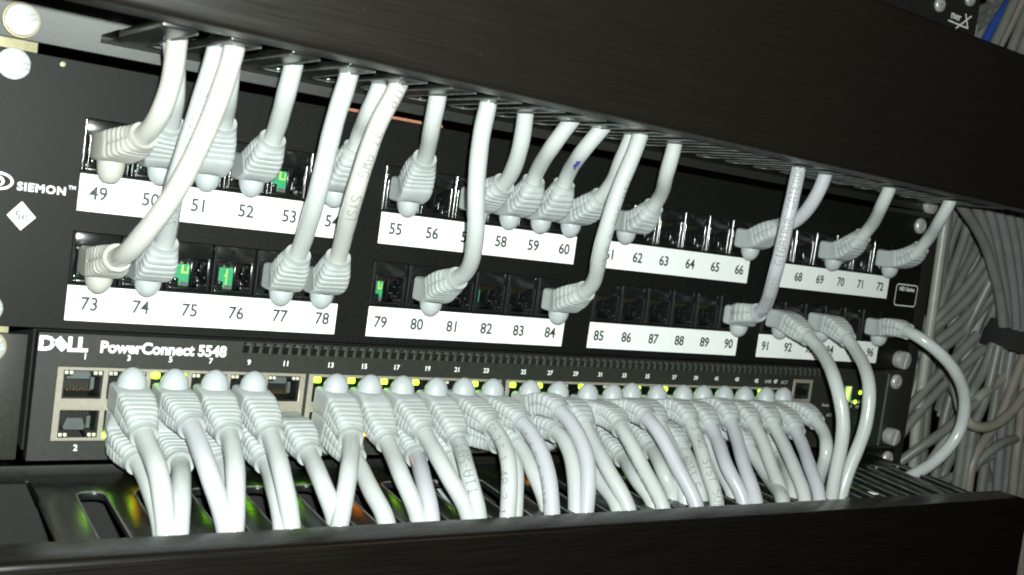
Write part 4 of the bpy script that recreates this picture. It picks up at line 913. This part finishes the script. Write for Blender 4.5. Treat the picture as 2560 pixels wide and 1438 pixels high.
screw(sw, 9.6, 38.2, -1.4, 4.6, 2.6, 0.3, 'slot', washer=True)

# ---------------------------------------------------------------- device above
dv = empty('rack_device', (241, -2, 222.6), 'black rack device at the very top, above the upper cover, with a small white mark', 'rack device')
m = MB(); m.box(0, 492.6, -2.4, -0.4, 222.6, 268); m.build('face_plate', 'dark', dv, bevel=0.4)
m = MB(); m.box(4, 478, 0, 200, 223.5, 267); m.build('chassis', 'dark', dv)
screw(dv, 456.2, 245.6, -2.4, 4.0, 2.2, 0.0, 'pan')
screw(dv, 482.0, 254.5, -2.4, 4.0, 2.2, 0.5, 'pan')
m = MB()
put_text(m, 'mer', 472.6, 243.0, -2.46, 6.2, 0.06, 0.9, rot=-0.02)
def bar(m, xa, za, xb, zb, w, y):
    d = Vector((xb - xa, zb - za)).normalized(); nx, nz = -d.y * w / 2, d.x * w / 2
    m.prism([(xa + nx, za + nz), (xb + nx, zb + nz), (xb - nx, zb - nz), (xa - nx, za - nz)], y - .06, y)
bar(m, 466.2, 239.4, 485.0, 238.9, 0.8, -2.42)
bar(m, 480.6, 246.2, 484.6, 238.9, 0.9, -2.50)
bar(m, 486.2, 246.0, 473.8, 236.6, 0.8, -2.58)
m.build('printed_logo', 'white', dv, smooth=0)

# ---------------------------------------------------------------- patch cables
FONT = {
 'A': [[(0, 0), (0, 4), (1, 6), (2, 6), (3, 4), (3, 0)], [(0, 2.5), (3, 2.5)]], 'B': [[(0, 0), (0, 6), (2, 6), (3, 5), (2, 3), (0, 3)], [(2, 3), (3, 1.5), (2, 0), (0, 0)]],
 'C': [[(3, 5), (2, 6), (1, 6), (0, 5), (0, 1), (1, 0), (2, 0), (3, 1)]], 'D': [[(0, 0), (0, 6), (2, 6), (3, 4.5), (3, 1.5), (2, 0), (0, 0)]],
 'E': [[(3, 6), (0, 6), (0, 0), (3, 0)], [(0, 3), (2.2, 3)]], 'G': [[(3, 5), (2, 6), (1, 6), (0, 5), (0, 1), (1, 0), (3, 0), (3, 2.7), (1.8, 2.7)]],
 'I': [[(1.5, 0), (1.5, 6)], [(.6, 0), (2.4, 0)], [(.6, 6), (2.4, 6)]], 'M': [[(0, 0), (0, 6), (1.5, 3), (3, 6), (3, 0)]], 'O': [[(1, 0), (0, 1), (0, 5), (1, 6), (2, 6), (3, 5), (3, 1), (2, 0), (1, 0)]],
 'P': [[(0, 0), (0, 6), (2, 6), (3, 5), (3, 4), (2, 3), (0, 3)]], 'R': [[(0, 0), (0, 6), (2, 6), (3, 5), (3, 4), (2, 3), (0, 3)], [(1.5, 3), (3, 0)]],
 'S': [[(3, 5), (2, 6), (1, 6), (0, 5), (0, 4), (3, 2), (3, 1), (2, 0), (1, 0), (0, 1)]], 'T': [[(1.5, 0), (1.5, 6)], [(0, 6), (3, 6)]], 'U': [[(0, 6), (0, 1), (1, 0), (2, 0), (3, 1), (3, 6)]],
 'W': [[(0, 6), (.6, 0), (1.5, 3.5), (2.4, 0), (3, 6)]], 'Y': [[(0, 6), (1.5, 3), (3, 6)], [(1.5, 3), (1.5, 0)]],
 '0': [[(1, 0), (0, 1), (0, 5), (1, 6), (2, 6), (3, 5), (3, 1), (2, 0), (1, 0)]], '1': [[(.5, 5), (1.5, 6), (1.5, 0)]], '2': [[(0, 5), (1, 6), (2, 6), (3, 5), (3, 4), (0, 0), (3, 0)]],
 '3': [[(0, 6), (3, 6), (1.5, 3.5), (3, 2.5), (3, 1), (2, 0), (0, .5)]], '4': [[(2.3, 0), (2.3, 6), (0, 2), (3, 2)]], '5': [[(3, 6), (0, 6), (0, 3.4), (2, 3.4), (3, 2.4), (3, 1), (2, 0), (0, .4)]],
 '6': [[(2.6, 6), (1, 5), (0, 3), (0, 1), (1, 0), (2, 0), (3, 1), (3, 2.2), (2, 3.2), (0, 2.6)]], '8': [[(1, 3), (0, 4), (0, 5), (1, 6), (2, 6), (3, 5), (3, 4), (2, 3), (1, 3), (0, 2), (0, 1), (1, 0), (2, 0), (3, 1), (3, 2), (2, 3)]],
 '-': [[(.3, 3), (2.7, 3)]], '.': [[(1.3, 0), (1.7, .3)]], ' ': []}

def surface_ribbons(m, pts, T, U, V, step, r, strokes, width):
    # strokes: lists of (s along, arc length around from phi0, phi0) laid on the jacket
    for st in strokes:
        dense = []
        for (a, b) in zip(st, st[1:]):
            L = math.hypot(b[0] - a[0], b[1] - a[1]); k = max(1, int(L / 0.5))
            dense += [(a[0] + (b[0] - a[0]) * i / k, a[1] + (b[1] - a[1]) * i / k) for i in range(k)]
        dense.append(st[-1])
        L2 = []; n = len(dense)
        for i, p in enumerate(dense):
            q0, q1 = dense[max(0, i - 1)], dense[min(n - 1, i + 1)]
            dx, dy = q1[0] - q0[0], q1[1] - q0[1]; d = math.hypot(dx, dy) or 1
            nx, ny = -dy / d * width / 2, dx / d * width / 2
            L2.append(((p[0] + nx, p[1] + ny), (p[0] - nx, p[1] - ny)))
        vs = []
        for pair in L2:
            for s, w in pair:
                f = min(max(s / step, 0), len(pts) - 1.001); i = int(f); fr = f - i
                c = pts[i].lerp(pts[i + 1], fr); u = U[i].lerp(U[i + 1], fr); v = V[i].lerp(V[i + 1], fr)
                a = w / r
                vs.append(c + (u * math.cos(a) + v * math.sin(a)) * (r + 0.035))
        m.add(vs, [(2 * i, 2 * i + 1, 2 * i + 3, 2 * i + 2) for i in range(len(L2) - 1)])

def text_strokes(text, s0, direction, phi_arc, size):
    # direction +1: reads along increasing s with letter tops towards +phi
    sc = size / 6.0; out = []; x = 0
    for ch in text:
        for st in FONT.get(ch, []):
            out.append([(s0 + direction * (x + px * sc), phi_arc - direction * (pz - 3) * sc) for px, pz in st])
        x += 4.6 * sc
    return out

BOOT_L = 26.0
def make_cable(d):
    n, row = d['n'], d['row']
    P = d['pts']
    pts = spline(P, 0.5)
    T, U, V = frames(pts)
    step = sum((b - a).length for a, b in zip(pts, pts[1:])) / (len(pts) - 1)
    tint = {'grey': 'pale grey', 'violet': 'lavender grey', 'warm': 'creamy white'}[d['mat']]
    if row == 'panel':
        if n in (91, 93, 96): lab = '%s patch cable drooping down from the socket by printed number %d' % (tint, n)
        else: lab = '%s patch cable rising from the socket above printed number %d' % (tint, n)
        grp = 'patch cables in the numbered panel'
    elif row == 'top':
        lab = '%s patch cable plugged in the upper switch row under printed number %d' % (tint, n)
        grp = 'patch cables in the upper switch row'
    else:
        lab = '%s patch cable in the lower switch row, directly below the plug of port %d' % (tint, n - 1)
        grp = 'patch cables in the lower switch row'
    if n == 12: lab = 'pale grey patch cable in the lower switch row, directly below empty port 11'
    e = empty('patch_cable', P[0], lab, 'cable', grp)
    # jacket
    i0 = int(23 / step)
    jp = pts[i0:]
    jp = jp[::3] + [jp[-1]]
    m = MB()
    r = 3.1
    rad = [r * (1 + 0.012 * math.sin(i * .7 + n)) for i in range(len(jp))]
    m.tube(jp, rad, 22)
    jk = m.build('jacket', d['mat'], e, base=P[0])
    # boot: rounded box that narrows through ribs to a collar
    NA = 44
    angs = [2 * math.pi * k / NA for k in range(NA)]
    m = MB()
    rings = []
    s = 0.0
    L = 27.0 if row == 'panel' else 29.5
    warm = d['mat'] == 'warm' and n in (49, 73)
    while s <= L + 1e-6:
        i = min(len(pts) - 2, int(s / step)); fr = s / step - i
        c = pts[i].lerp(pts[i + 1], fr); u = U[i]; v = V[i]
        body = 13.0
        if s < body:
            w, h, ex = 6.0, 4.7, 10.0
            if s < 0.8: w -= 0.5 * (0.8 - s); h -= 0.5 * (0.8 - s)
            if s > body - 0.7: w -= (s - body + 0.7) * 0.35; h -= (s - body + 0.7) * 0.35
            rib = 0
        else:
            q = (s - body) / (L - body)
            w = 5.9 + (4.25 - 5.9) * q ** 1.7; h = 4.65 + (4.25 - 4.65) * q ** 1.7
            ex = 9.0 * (1 - min(1, q * 1.1)) ** 1.2 + 2.0
            ph = ((s - body) % 2.35) / 2.35
            rib = 0.0 if ph > 0.34 else -0.42
            if ph < 0.1 or 0.26 < ph <= 0.34: rib = -0.22
            if s > L - 2.0: rib = 0.12
        ringv = []
        for a in angs:
            ca, sa = math.cos(a), math.sin(a)
            k = (abs(ca) ** ex + abs(sa) ** ex) ** (-1 / ex)
            x, y = ca * k, sa * k
            rr = rib
            if body + .6 < s < L - 2.0 and abs(sa) < 0.10: rr = -0.6      # moulding slit along the sides
            ringv.append(c + u * (x * (w + rr)) + v * (y * (h + rr)))
        rings.append(ringv)
        s += 0.27 if s >= body - 1 else (0.4 if s < 1 else 1.0)
    vs = [p for q in rings for p in q]; fs = []
    for k in range(len(rings) - 1):
        fs += [(k * NA + i, k * NA + (i + 1) % NA, (k + 1) * NA + (i + 1) % NA, (k + 1) * NA + i) for i in range(NA)]
    fs.append(tuple(reversed(range(NA))))
    # collar end closes onto the jacket
    i = min(len(pts) - 2, int((L - 0.5) / step)); c = pts[i]
    b = len(vs)
    vs += [c + U[i] * (3.05 * math.cos(a)) + V[i] * (3.05 * math.sin(a)) for a in angs]
    k = len(rings) - 1
    fs += [(k * NA + q, k * NA + (q + 1) % NA, b + (q + 1) % NA, b + q) for q in range(NA)]
    m.add(vs, fs)
    bo = m.build('boot', 'boot_warm' if warm else 'boot', e, base=P[0], smooth=42)
    # round cover over the release latch
    m = MB()
    i = int(5.6 / step); c = pts[i]; t, u, v = T[i], U[i], V[i]
    up = d['up']; vs = []; fs = []
    NR, NC = 9, 26
    big = 1.35 if n == 49 else 1.0
    for a in range(NR + 1):
        th = math.pi / 2 * a / NR
        for q in range(NC):
            ph = 2 * math.pi * q / NC
            vs.append(c + v * (up * (4.5 + (7.2 if n == 49 else 5.7 if row == 'panel' else 6.3) * math.sin(th))) + (u * ((4.4 if row == 'panel' else 4.9) * math.cos(ph)) + t * (4.5 * math.sin(ph))) * math.cos(th) ** (1 if n != 49 else .7))
    for a in range(NR):
        fs += [(a * NC + q, a * NC + (q + 1) % NC, (a + 1) * NC + (q + 1) % NC, (a + 1) * NC + q) for q in range(NC)]
    m.add(vs, fs)
    m.build('latch_cover', 'boot_warm' if warm else 'dome', bo, base=P[0])
    # printing on the jacket
    if d.get('text'):
        tx, dr, s0, off = d['text']
        i = min(len(pts) - 1, int((s0 + 25) / step))
        tc = (_C - pts[i]).normalized()
        phi = math.atan2(tc.dot(V[i]), tc.dot(U[i])) + math.radians(off)
        m = MB()
        size = 3.5
        if dr > 0:
            st = text_strokes(tx, s0, 1, 0, size)
        else:
            st = text_strokes(tx, s0 , 1, 0, size)
            # read from the far end towards the plug
            Ltx = len(tx) * 4.6 * size / 6
            st = [[(2 * s0 + Ltx - a, -b) for a, b in q] for q in st]
        st = [[(a, b + phi * 3.1) for a, b in q] for q in st]
        st = [q for q in st if max(a for a, b in q) < (len(pts) - 4) * step and min(a for a, b in q) > L + 1]
        if st:
            surface_ribbons(m, pts, T, U, V, step, 3.1 * 1.012, st, 0.29)
            m.build('printed_text', 'print', jk, base=P[0], smooth=0)
    if n == 59:
        i = int(44 / step); tc = (_C - pts[i]).normalized()
        phi = math.atan2(tc.dot(V[i]), tc.dot(U[i])) + 0.35
        m = MB(); z = phi * 3.1
        surface_ribbons(m, pts, T, U, V, step, 3.14, [[(41, z + .6), (44, z - .2), (47.5, z - .5)], [(42, z), (45.5, z + .5), (48, z + .2)], [(43, z - .8), (46.5, z)]], 0.7)
        m.build('ink_mark', 'inkmark', jk, base=P[0], smooth=0)
    return e
for d in CABLES:
    make_cable(d)

# ---------------------------------------------------------------- cable bundle beside the rack
CLS = {
 'post': ('dull grey cable slanting steeply down just right of the black rack post', 'steep cables beside the rack post'),
 'diagonal': ('dull grey cable crossing diagonally behind the rack post at mid height', 'diagonal cables in the bundle'),
 'fan': ('grey cable fanning down to the left of the black strap', 'cables fanning left of the strap'),
 'upright': ('dull grey upright cable running down into the black strap', 'upright cables above the strap'),
 'below': ('dull grey cable hanging below the black strap behind the lower cover', 'cables below the strap'),
 'behind': ('thin grey cable behind the big arching patch cable at lower right', 'cables behind the arching cable'),
 'crossing': ('grey cable cutting across the hanging strands of the bundle at right', 'crossing strands in the bundle'),
 'loop': ('tan grey cable curving in a low U at the right edge below the strap', None),
 'corner': ('dull grey cable slanting beside the black device in the top right corner', 'slanting cables in the top right corner'),
 'corner2': ('thick beige grey cable rising steeply in the top right corner', 'steep cables in the top right corner'),
 'blue': ('shiny blue cable among grey ones in the top right corner', 'blue cables'),
 'lowcorner': ('beige cable hanging past the right end of the lower cover', None),
}
for d in BUNDLE:
    pts = spline(d['pts'], 2.0)
    m = MB(); m.tube(pts, d['r'], 14)
    lab, grp = CLS[d['cl']]
    if d['mat'] == 'bundle_light': lab = lab.replace('dull grey', 'pale grey').replace('thin grey', 'pale thin')
    if d['mat'] == 'bundle_violet': lab = lab.replace('dull grey', 'bluish grey')
    if d['mat'] == 'bundle_pink': lab = lab.replace('dull grey', 'beige')
    o = m.build('network_cable', d['mat'], None, base=d['pts'][0])
    tag(o, lab, 'cable', grp)
# hook and loop strap round the bundle
q = [Vector(p) for p in EXTRA['strap']]
m = MB()
def strapring(a, b, ry):
    c = (a + b) / 2
    return c, (b - a) / 2
n = 28
c1, h1 = strapring(q[0], q[1], 0); c2, h2 = strapring(q[3], q[2], 0)
h1 = h1 * 1.6; h2 = h2 * 1.6
c1 = q[0] + h1; c2 = q[3] + h2
vs = []
for c, h, k in ((c1, h1, 1), (c2, h2, 1), (c2, h2, .95), (c1, h1, .95)):
    for i in range(n):
        a = 2 * math.pi * i / n
        vs.append(c + h * (k * math.cos(a)) + Vector((0, 24 * k * math.sin(a), 0)))
fs = []
for r4 in range(4):
    r5 = (r4 + 1) % 4
    fs += [(r4 * n + i, r4 * n + (i + 1) % n, r5 * n + (i + 1) % n, r5 * n + i) for i in range(n)]
m.add(vs, fs)
tag(m.build('cable_strap', 'velcro', None, base=c2), 'wide black hook and loop strap wrapped around the grey cable bundle', 'strap')

# bits lying in the lower duct
q = EXTRA['tag']
m = MB(); vs = [tuple(p) for p in q] + [(p[0], p[1], p[2] - 0.3) for p in q]
m.add(vs, [(0, 1, 2, 3), (7, 6, 5, 4), (0, 4, 5, 1), (1, 5, 6, 2), (2, 6, 7, 3), (3, 7, 4, 0)])
tag(m.build('paper_tag', 'label', None, base=q[0], smooth=0), 'white paper tag lying in a slot of the lower cable manager', 'tag')
x, y, z = EXTRA['red']
m = MB(); m.tube(spline([(x - 1, y, z), (x + 1, y + 1, z - 6), (x + 8, y + 2, z - 14), (x + 30, y + 2, z - 20)], 1.0), 3.0, 16)
tag(m.build('red_cable', 'red', None, base=(x, y, z)), 'short end of a red cable poking out of the lower duct at right', 'cable')
x, y, z = EXTRA['bit']
m = MB(); m.box(x - 2, x + 2, y - 2, y + 2, z - 3, z + 1)
tag(m.build('cable_clip', 'label', None, bevel=0.4, base=(x, y, z)), 'small white plastic clip in the lower duct right of the last cables', 'clip')
bpy.context.view_layer.update()
